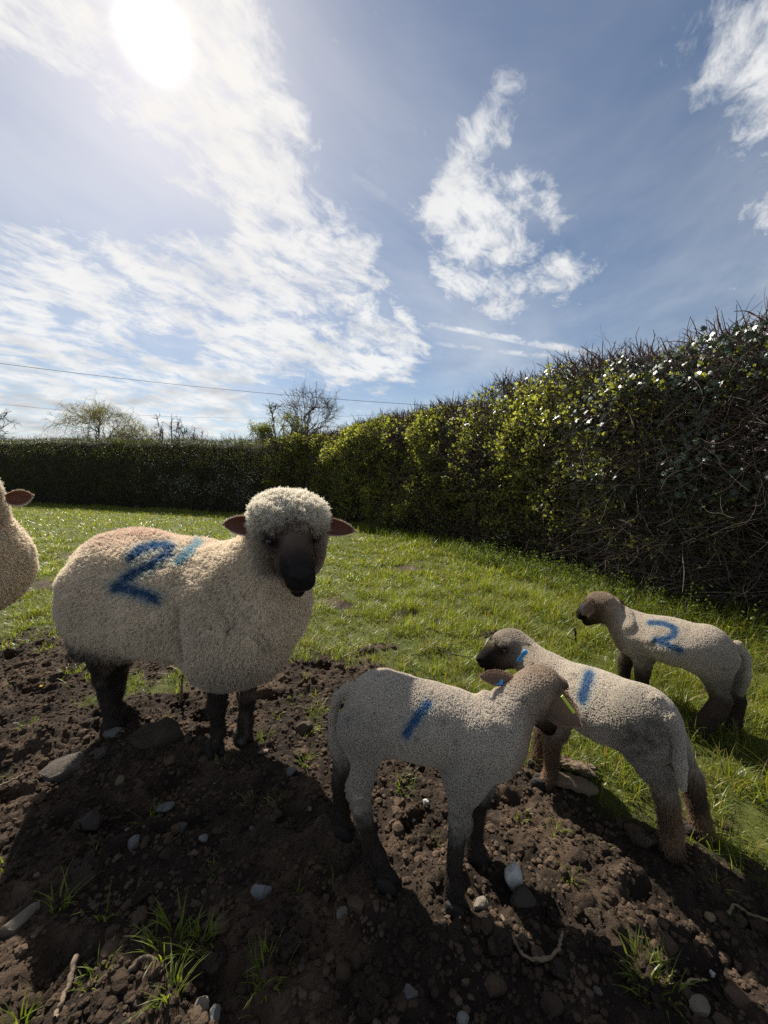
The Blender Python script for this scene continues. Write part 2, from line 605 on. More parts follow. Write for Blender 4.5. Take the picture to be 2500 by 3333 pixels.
k = sstep(-0.3, 0.6, fbm(V * 9.0, 3))[:, None]
c = np.array([0.038, 0.026, 0.018]) * (1 - k) + np.array([0.130, 0.088, 0.058]) * k
mat_soil = material('crumbled_soil', rough=0.95, attr=True, spec=0.15, bump=('noise', 160.0, 0.006), vary=(90.0, 0.3))
crumbs = link('soil_crumbs', mesh_np('soil_crumbs', V, F, c, smooth=False), mat_soil)
tag(crumbs, kind='stuff', label='crumbs and small clods of dark soil over the trodden ground')


# ------------------------------------------------------------------ blades of grass
def blades(x, y, z, h, w, lean, az, segs, col_lo, col_hi):
    """Tapered, bent blades; returns V, list of faces, colours."""
    n = len(x)
    k = segs
    t = np.linspace(0, 1, k + 1)
    dirx, diry = np.cos(az), np.sin(az)
    sx_, sy_ = -diry, dirx
    twist = rng.uniform(-0.8, 0.8, n)
    sx2 = sx_ * np.cos(twist) + dirx * np.sin(twist)
    sy2 = sy_ * np.cos(twist) + diry * np.sin(twist)
    rows = []
    for j, tt in enumerate(t):
        out = lean * h * tt ** 1.8
        up = h * tt * (1 - 0.38 * np.clip(lean, 0, 1.4) * tt)
        cx, cy, cz = x + dirx * out, y + diry * out, z + up
        if j == k:
            rows.append(np.stack([cx, cy, cz], -1)[:, None, :])
        else:
            ww = w * (1 - tt ** 1.5) * 0.5
            a = np.stack([cx - sx2 * ww, cy - sy2 * ww, cz], -1)
            b = np.stack([cx + sx2 * ww, cy + sy2 * ww, cz], -1)
            rows.append(np.stack([a, b], 1))
    V = np.concatenate(rows, axis=1)
    nv = V.shape[1]
    base = (np.arange(n) * nv)[:, None]
    F = []
    for j in range(k - 1):
        F.append(base + np.array([2 * j, 2 * j + 1, 2 * j + 3, 2 * j + 2])[None])
    F.append(base + np.array([2 * (k - 1), 2 * (k - 1) + 1, 2 * k])[None])
    c = col_lo + (col_hi - col_lo) * rng.random((n, 1))
    return V.reshape(-1, 3), F, np.repeat(c, nv, axis=0)


def join(parts):
    Vs, Fs, Cs, off = [], {}, [], 0
    for V, F, C in parts:
        Vs.append(V)
        Cs.append(C)
        for f in F:
            Fs.setdefault(f.shape[1], []).append(f + off)
        off += len(V)
    return np.concatenate(Vs), [np.concatenate(v) for v in Fs.values()], np.concatenate(Cs)


mat_grass = material('grass_blade', rough=0.42, attr=True, spec=0.45, trans=0.50, trans_tint=(1.25, 1.3, 0.55))
G_LO, G_HI = np.array([0.095, 0.135, 0.018]), np.array([0.215, 0.240, 0.040])
HEDGE = [(3.1, 0.6), (2.85, 1.7), (2.42, 2.5), (2.0, 3.2), (1.72, 4.0), (1.42, 4.8), (1.0, 5.75), (-0.1, 7.6), (-2.0, 10.0), (-4.9, 12.0), (-9.5, 14.3), (-15.0, 16.7), (-26.0, 21.5)]


def hedge_dist(x, y):
    d = np.full(len(x), 1e9)
    for (ax, ay), (bx, by) in zip(HEDGE[:-1], HEDGE[1:]):
        vx, vy = bx - ax, by - ay
        t = np.clip(((x - ax) * vx + (y - ay) * vy) / (vx * vx + vy * vy), 0, 1)
        dd = np.hypot(x - ax - t * vx, y - ay - t * vy)
        side = (vx * (y - ay) - vy * (x - ax)) > 0       # field side is on the left of the path
        d = np.where(dd < np.abs(d), np.where(side, dd, -dd), d)
    return d


def field(n, d0, d1, segs, h0, h1, w0, w1):
    d = np.sqrt(rng.uniform(d0 * d0, d1 * d1, n))
    a = rng.uniform(-1.18, 1.18, n)
    x, y = (d + (1.1 if d1 < 4 else 0.55)) * a, d
    hd = hedge_dist(x, y)
    g = grassiness(x, y)
    patch = fbm(p3(x, y, 31.0) * 1.6, 3)
    fine = fbm(p3(x, y, 37.0) * 6.5, 2)
    keepp = g * np.clip(0.66 + 1.0 * patch + 0.85 * fine, 0.05, 1.0)
    ok = (rng.random(n) < keepp) & (hd > -0.35) 
    x, y, hd, fine, patch = x[ok], y[ok], hd[ok], fine[ok], patch[ok]
    m = len(x)
    lush = np.clip(1.0 + 1.4 * fine + 0.5 * patch, 0.40, 2.6)
    near_hedge = 1 + 1.1 * np.exp(-np.clip(hd, 0, 9) / 0.5)
    side = 1 + 0.35 * sstep(0.3, 1.2, x) * sstep(4, 1, y)
    h = (h0 + (h1 - h0) * rng.random(m) ** 1.6) * lush * near_hedge * side
    w = rng.uniform(w0, w1, m)
    V, F, C = blades(x, y, ground_z(x, y) - 0.004, h, w, rng.uniform(0.15, 1.35, m), rng.uniform(0, 6.283, m), segs, G_LO, G_HI)
    nv = len(C) // m
    tone = np.repeat(np.clip(1.0 + 0.55 * patch + 0.45 * fine, 0.5, 1.6), nv)[:, None]
    C = C * tone
    dead = np.repeat(rng.random(m) < 0.14, nv)
    C[dead] = np.array([0.24, 0.19, 0.085])
    warm_ = np.repeat(rng.random(m) < 0.25, nv)
    C[warm_] = C[warm_] * np.array([1.35, 1.12, 0.9])
    return V, F, C


parts = [
    field(135000, 0.40, 2.0, 4, 0.025, 0.085, 0.0026, 0.0046),
    field(195000, 2.0, 3.6, 3, 0.025, 0.080, 0.0034, 0.0056),
    field(170000, 3.6, 6.5, 2, 0.025, 0.075, 0.007, 0.012),
    field(190000, 6.5, 17.5, 1, 0.03, 0.070, 0.018, 0.036),
]
V, F, C = join(parts)
grass = link('grass', mesh_np('grass', V, F, C, smooth=False), mat_grass)
tag(grass, kind='stuff', label='short grazed turf of the field, longer by the hedge foot')

# ------------------------------------------------------------------ the hedge round the field
def smooth_path(pts, n=1200):
    P_ = np.array(pts, dtype=float)
    s = np.concatenate([[0], np.cumsum(np.hypot(*np.diff(P_, axis=0).T))])
    u = np.linspace(0, s[-1], n)
    q = np.stack([np.interp(u, s, P_[:, 0]), np.interp(u, s, P_[:, 1])], -1)
    for _ in range(60):
        q[1:-1] = q[1:-1] * 0.5 + (q[:-2] + q[2:]) * 0.25
    s = np.concatenate([[0], np.cumsum(np.hypot(*np.diff(q, axis=0).T))])
    return s, q


HS, HQ = smooth_path(HEDGE)
HLEN = HS[-1]


def hedge_at(s):
    """Foot of the field-side face at arc length s, and the unit vector into the hedge."""
    x = np.interp(s, HS, HQ[:, 0])
    y = np.interp(s, HS, HQ[:, 1])
    e = 0.15
    tx = np.interp(s + e, HS, HQ[:, 0]) - np.interp(s - e, HS, HQ[:, 0])
    ty = np.interp(s + e, HS, HQ[:, 1]) - np.interp(s - e, HS, HQ[:, 1])
    l = np.hypot(tx, ty)
    tx, ty = tx / l, ty / l
    return x, y, ty, -tx, tx, ty          # inward normal is to the right of the path


S_OF = lambda x, y: float(HS[np.argmin(np.hypot(HQ[:, 0] - x, HQ[:, 1] - y))])
S_BEND = S_OF(-2.6, 10.5)                 # where the clipped far hedge takes over
S_FAR = S_OF(-5.0, 12.0)
HD = 1.35


def hedge_height(s):
    h = np.interp(s, [0, S_OF(2.42, 2.5), S_OF(1.72, 4.0), S_OF(1.0, 5.75), S_OF(-0.1, 7.6), S_BEND, S_FAR, S_OF(-15, 16.7), HLEN],
                  [2.16, 2.18, 2.17, 2.15, 2.26, 2.22, 2.34, 2.90, 3.2])
    n = perlin(p3(s * 0.55, s * 0.0, 3.0)) * 0.10 + perlin(p3(s * 1.7, s * 0.0, 6.0)) * 0.07
    return h + n * np.where(s < S_BEND, 2.1, 0.8)


def face_in(s, z):
    """How far the leafy face stands in from the foot line: lumpy and a little bellied."""
    n = 0.34 * fbm(p3(s * 1.0, z * 1.2, 2.0), 3) + 0.13 * perlin(p3(s * 3.1, z * 3.1, 5.0))
    k = np.where(s < S_BEND, 1.0, 0.45)
    return 0.14 + n * k + 0.10 * np.clip(0.5 - z, 0, 1) - 0.05 * np.sin(np.clip(z / 2.2, 0, 1) * 3.1) + 0.22 * sstep(1.6, 2.6, z) * k


def hedge_points(n, s0, s1, depth=0.25, zlo=0.03, dens=None, bias=1.0, top=0.0):
    """Random points in the outer layer of the hedge, near the face or the top."""
    s = s0 + (s1 - s0) * rng.random(n) ** bias
    hh = hedge_height(s)
    on_top = rng.random(n) < top
    z = zlo + (hh - zlo) * rng.random(n)
    dep = face_in(s, z) + depth * rng.random(n) ** 1.6
    dep = np.where(on_top, 0.25 + (HD - 0.3) * rng.random(n), dep)
    z = np.where(on_top, hh - 0.22 * rng.random(n) ** 1.5, z)
    if dens is not None:
        k = rng.random(n) < dens(s, z)
        s, z, dep, hh = s[k], z[k], dep[k], hh[k]
    x, y, nx_, ny_, tx, ty = hedge_at(s)
    p = np.stack([x + nx_ * dep, y + ny_ * dep, ground_base(x, y) + z], -1)
    return p, s, z, np.stack([nx_, ny_, 0 * nx_], -1), np.stack([tx, ty, 0 * tx], -1)


def unit(v):
    return v / np.maximum(np.linalg.norm(v, axis=-1, keepdims=True), 1e-9)


def leaf_mesh(p, size, aspect=0.62, up=0.5, facing=None, fold=0.35, col_lo=(0.05, 0.09, 0.01), col_hi=(0.1, 0.15, 0.02), tone=None):
    """Folded diamond leaves, two triangles each."""
    n = len(p)
    d = rng.normal(size=(n, 3))
    d[:, 2] += up
    if facing is not None:
        d -= facing * 0.9
    d = unit(d)
    o = unit(np.cross(d, rng.normal(size=(n, 3))))
    nn = np.cross(d, o)
    L = size[:, None]
    a = p
    b = p + d * L * 0.5 + o * L * aspect * 0.5 + nn * L * fold * 0.3
    c = p + d * L
    e = p + d * L * 0.5 - o * L * aspect * 0.5 + nn * L * fold * 0.3
    V = np.stack([a, b, c, e], 1).reshape(-1, 3)
    i = (np.arange(n) * 4)[:, None]
    F = np.concatenate([i + np.array([[0, 1, 2]]), i + np.array([[0, 2, 3]])])
    C = np.array(col_lo) + (np.array(col_hi) - np.array(col_lo)) * rng.random((n, 1))
    if tone is not None:
        C = C * tone[:, None]
    return V, [F], np.repeat(C, 4, axis=0)


def twig_curves(p, d, length, r0, k=5, kink=0.28, droop=0.0):
    n = len(p)
    pts = np.zeros((n, k, 3))
    pts[:, 0] = p
    dd = unit(d)
    for j in range(1, k):
        dd = unit(dd + rng.normal(size=(n, 3)) * kink + np.array([0, 0, -droop]))
        pts[:, j] = pts[:, j - 1] + dd * (length / (k - 1))[:, None]
    rad = r0[:, None] * np.linspace(1, 0.35, k)[None]
    return pts, rad


mat_twig = material('hedge_twig', rough=0.8, attr=True, spec=0.25, vary=(40.0, 0.3))
mat_leaf = material('hawthorn_leaf', rough=0.5, attr=True, spec=0.35, trans=0.55, trans_tint=(1.15, 1.2, 0.6))
mat_dark_leaf = material('clipped_leaf', rough=0.45, attr=True, spec=0.4, trans=0.40, trans_tint=(1.1, 1.2, 0.5))
mat_ivy = material('ivy_leaf', rough=0.40, attr=True, spec=0.7, trans=0.12, trans_tint=(1.0, 1.2, 0.4))
mat_petal = material('blackthorn_petal', rough=0.7, attr=True, spec=0.2, trans=0.35)
mat_bark = material('bark', rough=0.9, attr=True, spec=0.15, bump=('noise', 30.0, 0.02), vary=(9.0, 0.35))
TW_LO, TW_HI = np.array([0.030, 0.023, 0.018]), np.array([0.150, 0.112, 0.082])


def twig_part(name, parent, p, d, length, r0, lo=TW_LO, hi=TW_HI, k=5, kink=0.28, droop=0.0, kind='stuff'):
    pts, rad = twig_curves(p, d, length, r0, k, kink, droop)
    c = lo + (hi - lo) * rng.random((len(p), 1)) ** 1.5
    o = link(name, curves_np(name, pts, rad, c), mat_twig, parent)
    return tag(o, kind=kind)


def core_mesh(s0, s1, n_s):
    """The tangle of old wood inside the hedge, too dense to see through: a lumpy mass well behind the leafy face."""
    s = np.linspace(s0, s1, n_s)
    prof = [(0.34, 0.0), (0.30, 0.35), (0.30, 0.62), (0.40, 0.88), (0.62, 0.95), (0.85, 0.95), (1.05, 0.84), (1.10, 0.4), (1.10, 0.0)]
    m = len(prof)
    hh = hedge_height(s)
    x, y, nx_, ny_, _, _ = hedge_at(s)
    V = np.zeros((n_s, m, 3))
    for j, (d, f) in enumerate(prof):
        z = hh * f
        dep = d + 0.10 * perlin(p3(s * 2.2, z * 2.2, j)) + np.where(d < 0.6, face_in(s, z) - 0.10, 0)
        V[:, j] = np.stack([x + nx_ * dep, y + ny_ * dep, ground_base(x, y) + z - (0.1 if f == 0 else 0)], -1)
    i = (np.arange(n_s - 1)[:, None] * m + np.arange(m - 1)[None]).ravel()
    return V.reshape(-1, 3), np.stack([i, i + 1, i + m + 1, i + m], -1)


def trunk_tube(pts, rad, sides=6):
    pts, rad = np.asarray(pts, float), np.asarray(rad, float)
    n = len(pts)
    t = np.gradient(pts, axis=0)
    t = unit(t)
    ref = np.where(np.abs(t[:, 2:3]) > 0.9, np.array([[1.0, 0, 0]]), np.array([[0, 0, 1.0]]))
    a = unit(np.cross(t, ref))
    b = np.cross(t, a)
    ph = np.linspace(0, 2 * np.pi, sides, endpoint=False)
    V = pts[:, None] + rad[:, None, None] * (a[:, None] * np.cos(ph)[None, :, None] + b[:, None] * np.sin(ph)[None, :, None])
    i = np.arange(n - 1)[:, None] * sides
    j = np.arange(sides)[None]
    j2 = (j + 1) % sides
    F = np.stack([i + j, i + j2, i + sides + j2, i + sides + j], -1).reshape(-1, 4)
    return V.reshape(-1, 3), [F]


# --- the overgrown hedge on the right
hx, hy, *_ = hedge_at(np.array([S_OF(1.4, 4.8)]))
right_hedge = empty('hedge', (float(hx[0]), float(hy[0]), 0))
tag(right_hedge, 'tall overgrown thorn hedge along the right, fresh yellow green leaves and bare twigs', 'hedge')
RO = np.array(right_hedge.location)


def local(V, o):
    return V - np.array(o.location[:])


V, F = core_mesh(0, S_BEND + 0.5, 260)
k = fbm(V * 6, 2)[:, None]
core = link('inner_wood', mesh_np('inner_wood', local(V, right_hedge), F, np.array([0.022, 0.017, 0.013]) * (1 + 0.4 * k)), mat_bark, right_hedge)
# stems standing in the hedge bottom
tubes = []
for s in np.arange(0.4, S_BEND, 0.33):
    s = s + rng.uniform(-0.1, 0.1)
    x, y, nx_, ny_, tx, ty = (float(v[0]) for v in hedge_at(np.array([s])))
    dep = rng.uniform(0.22, 0.45)
    p0 = np.array([x + nx_ * dep, y + ny_ * dep, ground_base(np.array([x]), np.array([y]))[0] - 0.03])
    hgt = rng.uniform(1.0, 1.9)
    zz = np.linspace(0, 1, 7)
    wob = np.cumsum(rng.normal(size=(7, 3)) * 0.035, axis=0) * (1, 1, 0)
    pts = p0 + np.stack([tx * zz * rng.uniform(-0.3, 0.3), ty * zz * rng.uniform(-0.3, 0.3), hgt * zz], -1) + wob
    V, F = trunk_tube(pts, np.linspace(rng.uniform(0.012, 0.03), 0.008, 7), 6)
    tubes.append((V, F, np.tile([0.055, 0.045, 0.034], (len(V), 1)) * rng.uniform(0.6, 1.3)))
V, F, C = join(tubes)
tag(link('stem', mesh_np('stem', local(V, right_hedge), F, C), mat_bark, right_hedge), kind='stuff')
# twigs all over the face: crossing, mostly upward; lower part sparse and grey
p, s, z, nin, tan = hedge_points(30000, 0.0, S_BEND + 1.0, depth=0.40, top=0.10, bias=1.5)
d = rng.normal(size=p.shape) * (0.8, 0.8, 0.7) + np.array([0, 0, 0.55]) - nin * 0.30
twig_part('twigs', right_hedge, local(p, right_hedge), d, rng.uniform(0.12, 0.50, len(p)) * np.where(hedge_height(s) - z < 0.35, 0.5, 1.0), rng.uniform(0.0011, 0.0030, len(p)) * (1 + s / 12))
# the spiky, reddish uncut top
p, s, z, nin, tan = hedge_points(7500, 0.0, S_BEND, depth=0.3, top=1.0, bias=1.35)
d = rng.normal(size=p.shape) * 0.35 + np.array([0, 0, 1.0]) + tan * 0.25
tag(twig_part('shoots', right_hedge, local(p, right_hedge), d, rng.uniform(0.08, 0.28, len(p)) * np.where(rng.random(len(p)) < 0.004, 1.4, 1), rng.uniform(0.0022, 0.0052, len(p)) * (1 + s / 14),
              np.array([0.050, 0.026, 0.017]), np.array([0.150, 0.075, 0.048]), kink=0.22), label='spiky reddish brown shoots on the hedge top')
# young leaves in patches
S_A, S_B, S_C, S_D = S_OF(2.25, 2.8), S_OF(1.75, 3.9), S_OF(0.6, 6.4), S_OF(-0.6, 8.3)


def leafy(s, z):
    f = fbm(p3(s * 1.3, z * 1.3, 13.0), 3)
    fine = perlin(p3(s * 7.0, z * 7.0, 15.0))
    a = np.interp(s, [0, S_A, S_B - 0.25, S_B + 0.5, S_C - 0.5, S_C, S_D, S_BEND], [0.28, 0.36, 0.62, 0.80, 0.50, 0.70, 0.75, 0.55])
    hz = hedge_height(s)
    low = sstep(0.25, 0.75, z + 0.35 * np.interp(s, [S_B, S_D], [0, 1.0]))
    topgap = 1 - 0.75 * sstep(0.30, 0.05, hz - z) * np.interp(s, [S_A, S_C - 0.8, S_C], [1, 1, 0.0])
    return np.clip(a * sstep(-0.35, 0.30, f + 0.25 * fine + (a - 0.5) * 0.8) * (0.10 + 0.90 * low) * topgap * (0.35 + 0.65 * sstep(-0.35, 0.15, fine)), 0, 1)


p, s, z, nin, tan = hedge_points(66000, 0.3, S_BEND + 1.0, depth=0.22, top=0.08, dens=leafy, bias=1.25)
p = p - nin * 0.05
rep = 3
p = np.repeat(p, rep, axis=0) + rng.normal(size=(len(p) * rep, 3)) * (0.017 * (1 + np.repeat(s, rep)[:, None] / 16))
s, z, nin = np.repeat(s, rep), np.repeat(z, rep), np.repeat(nin, rep, axis=0)
tone = np.clip(1 + 0.5 * fbm(p3(s * 0.8, z * 0.8, 19.0), 2), 0.6, 1.5)
V, F, C = leaf_mesh(p, (0.013 + 0.036 * rng.random(len(p)) ** 1.8) * (1 + s / 18), 0.8, 0.4, nin, 0.4, (0.13, 0.14, 0.036), (0.34, 0.335, 0.095), tone)
tag(link('leaves', mesh_np('leaves', local(V, right_hedge), F, C, smooth=False), mat_leaf, right_hedge), kind='stuff')

# --- ivy climbing over the near end
ivy = empty('ivy', (2.45, 2.45, 0))
tag(ivy, 'dark glossy ivy climbing over the near right end of the hedge', 'ivy')
LOBE = [(0, 0), (0.28, 0.10), (0.55, 0.34), (0.30, 0.46), (0.34, 0.72), (0.10, 0.66), (0, 1.0), (-0.10, 0.66), (-0.34, 0.72), (-0.30, 0.46), (-0.55, 0.34), (-0.28, 0.10)]
LV = np.array([(a, b, -0.18 * abs(a) - 0.12 * (b - 0.5) ** 2) for a, b in LOBE] + [(0, 0.42, 0.0)])
LF = np.array([[i, (i + 1) % 12, 12] for i in range(12)])


def ivy_dens(s, z):
    f = fbm(p3(s * 1.6, z * 1.6, 23.0), 3)
    a = np.interp(s, [0, S_A - 0.2, S_A + 0.5, S_B + 0.7, S_C], [0.9, 0.9, 0.6, 0.16, 0.05])
    return np.clip(a * sstep(-0.30, 0.35, f + (z - 1.35) * 0.42), 0, 1)


p, s, z, nin, tan = hedge_points(21000, 0.2, S_C, depth=0.16, zlo=0.3, top=0.10, dens=ivy_dens, bias=1.2)
p = p - nin * 0.04
n = len(p)
size = rng.uniform(0.026, 0.058, n)
nrm = unit(-nin + rng.normal(size=p.shape) * 0.45 + np.array([0, 0, 0.45]))
yd = unit(np.array([0, 0, -1.0]) + rng.normal(size=p.shape) * 0.55)
yd = unit(yd - nrm * np.sum(yd * nrm, -1, keepdims=True))
xd = np.cross(yd, nrm)
dcam = np.hypot(p[:, 0], p[:, 1])
order = np.argsort(dcam / size)
big, rest = order[:300], order[300:]
leaf_data = mesh_np('ivy_leaf', LV, LF, np.tile([0.022, 0.045, 0.014], (13, 1)), smooth=True)
leaf_data.materials.append(mat_ivy)
for i in big:
    o = bpy.data.objects.new('ivy_leaf', leaf_data)
    M = Matrix.Identity(4)
    for r in range(3):
        M[r][0], M[r][1], M[r][2] = xd[i, r] * size[i], yd[i, r] * size[i], nrm[i, r] * size[i]
        M[r][3] = p[i, r] - ivy.location[r] - nrm[i, r] * -0.03
    o.parent = ivy
    o.matrix_local = M
    COL.objects.link(o)
B = np.stack([xd[rest], yd[rest], nrm[rest]], -1)
V = np.einsum('nij,vj->nvi', B, LV) * size[rest, None, None] + p[rest, None, :]
F = (LF[None] + (np.arange(len(rest)) * 13)[:, None, None]).reshape(-1, 3)
C = np.repeat(np.array([0.018, 0.036, 0.012]) + np.array([0.028, 0.040, 0.012]) * rng.random((len(rest), 1)), 13, axis=0)
tag(link('leaves', mesh_np('leaves', local(V.reshape(-1, 3), ivy), F, C), mat_ivy, ivy), kind='stuff')
p, s, z, nin, tan = hedge_points(420, 0.2, S_B, depth=0.1, zlo=0.2, bias=1.0, dens=lambda s, z: (z < 1.25) * 1.0)
twig_part('vines', ivy, local(p, ivy), np.array([0, 0, 1.0]) + tan * 0.4 + rng.normal(size=p.shape) * 0.4, rng.uniform(0.3, 0.75, len(p)), rng.uniform(0.002, 0.004, len(p)), np.array([0.07, 0.055, 0.04]), np.array([0.16, 0.13, 0.10]), 8, 0.12)

# --- blackthorn with a few pinkish white flowers, low at the near end
thorn = empty('blackthorn_bush', (2.2, 2.6, 0))
tag(thorn, 'tangled blackthorn with scattered pinkish white blossom at the near right foot of the hedge', 'bush')
p, s, z, nin, tan = hedge_points(5200, 0.1, S_B - 0.1, depth=0.25, zlo=0.02, dens=lambda s, z: 0.25 + 0.75 * sstep(1.9, 0.5, z), bias=1.0)
d = rng.normal(size=p.shape) + tan * 0.5 + np.array([0, 0, 0.25]) - nin * 0.8
twig_part('twigs', thorn, local(p, thorn), d, rng.uniform(0.15, 0.60, len(p)), rng.uniform(0.0010, 0.0030, len(p)), np.array([0.05, 0.042, 0.035]), np.array([0.16, 0.13, 0.105]), 6, 0.13)
p, s, z, nin, tan = hedge_points(9000, 0.1, S_B + 0.1, depth=0.05, zlo=0.15, bias=1.0,
                                 dens=lambda s, z: 0.5 * sstep(0.10, 0.45, fbm(p3(s * 2.2, z * 2.2, 29.0), 3)) * sstep(1.75, 1.1, z) * sstep(0.2, 0.5, z))
p = p - nin * 0.12
pp = np.repeat(p, 5, axis=0) + rng.normal(size=(len(p) * 5, 3)) * 0.0045
V, F, C = leaf_mesh(pp, rng.uniform(0.005, 0.010, len(pp)), 0.9, 0.3, None, 0.3, (0.55, 0.40, 0.38), (0.80, 0.70, 0.68))
tag(link('blossom', mesh_np('blossom', local(V, thorn), F, C, smooth=False), mat_petal, thorn), kind='stuff')

# --- the clipped hedge across the far side
fx, fy, *_ = hedge_at(np.array([S_OF(-9.5, 14.3)]))
far_hedge = empty('hedge', (float(fx[0]), float(fy[0]), 0))
tag(far_hedge, 'dark clipped hedge across the far side of the field with a band of white blossom', 'hedge')
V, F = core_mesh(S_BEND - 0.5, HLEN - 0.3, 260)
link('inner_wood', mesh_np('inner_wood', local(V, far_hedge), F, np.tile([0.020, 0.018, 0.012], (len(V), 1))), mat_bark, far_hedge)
p, s, z, nin, tan = hedge_points(15000, S_BEND - 0.8, HLEN - 0.5, depth=0.3, top=0.15, bias=1.4)
twig_part('twigs', far_hedge, local(p, far_hedge), rng.normal(size=p.shape) * 0.7 + np.array([0, 0, 0.7]) - nin * 0.25, rng.uniform(0.15, 0.45, len(p)), rng.uniform(0.002, 0.005, len(p)))
p, s, z, nin, tan = hedge_points(2600, S_BEND - 0.8, HLEN - 0.5, depth=0.3, top=1.0, bias=1.4)
k_ = np.clip(0.6 + 1.2 * perlin(p3(s * 1.3, 0 * s, 51.0)), 0.15, 1.6)
tag(twig_part('shoots', far_hedge, local(p, far_hedge), rng.normal(size=p.shape) * 0.3 + np.array([0, 0, 1.0]), rng.uniform(0.08, 0.30, len(p)) * k_, rng.uniform(0.003, 0.006, len(p)), np.array([0.05, 0.035, 0.022]), np.array([0.14, 0.10, 0.06])), label='ragged young shoots along the top of the far hedge')
p, s, z, nin, tan = hedge_points(100000, S_BEND - 0.8, HLEN - 0.5, depth=0.20, top=0.30, bias=1.4,
                                 dens=lambda s, z: np.clip(np.interp(s, [S_BEND, S_FAR, S_FAR + 4], [0.4, 0.7, 0.9]) * (0.55 + 0.9 * fbm(p3(s * 1.1, z * 1.4, 33.0), 3)) * (0.25 + 0.75 * sstep(0.1, 0.8, z)), 0, 1))
k = np.clip(1 + 0.6 * fbm(p3(s * 0.7, z * 0.9, 41.0), 2) + 0.5 * sstep(S_FAR + 3, S_BEND, s), 0.5, 1.9)
V, F, C = leaf_mesh(p, rng.uniform(0.022, 0.052, len(p)), 0.7, 0.5, nin, 0.4, (0.060, 0.078, 0.014), (0.165, 0.175, 0.032), k)
tag(link('leaves', mesh_np('leaves', local(V, far_hedge), F, C, smooth=False), mat_dark_leaf, far_hedge), kind='stuff')
S_W0, S_W1 = S_OF(-3.0, 10.7), S_OF(-9.0, 14.0)
p, s, z, nin, tan = hedge_points(15000, S_W0 - 1.0, S_W1 + 1.0, depth=0.06, zlo=0.2,
                                 dens=lambda s, z: sstep(S_W0 - 1, S_W0 + 0.5, s) * sstep(S_W1 + 1, S_W1 - 1.5, s) * sstep(-0.12, 0.35, fbm(p3(s * 1.0, z * 1.6, 47.0), 3)) * sstep(2.0, 1.2, z) * sstep(0.1, 0.5, z) * 0.55)
p = p - nin * 0.10
V, F, C = leaf_mesh(p, rng.uniform(0.014, 0.032, len(p)), 0.95, 0.2, nin, 0.2, (0.42, 0.42, 0.42), (0.80, 0.80, 0.80))
tag(link('blossom', mesh_np('blossom', local(V, far_hedge), F, C, smooth=False), mat_petal, far_hedge), kind='stuff')


# ------------------------------------------------------------------ trees beyond the hedge
def bez(a, b, c, k):
    t = np.linspace(0, 1, k)[None, :, None]
    return a[:, None] * (1 - t) ** 2 + 2 * b[:, None] * t * (1 - t) + c[:, None] * t ** 2


def pick(paths, n, lo, hi):
    """n random points along random paths, with the path direction there."""
    m, k = paths.shape[:2]
    i = rng.integers(0, m, n)
    t = rng.uniform(lo, hi, n) * (k - 1)
    j = np.minimum(t.astype(int), k - 2)
    f = (t - j)[:, None]
    return paths[i, j] * (1 - f) + paths[i, j + 1] * f, unit(paths[i, j + 1] - paths[i, j]), i


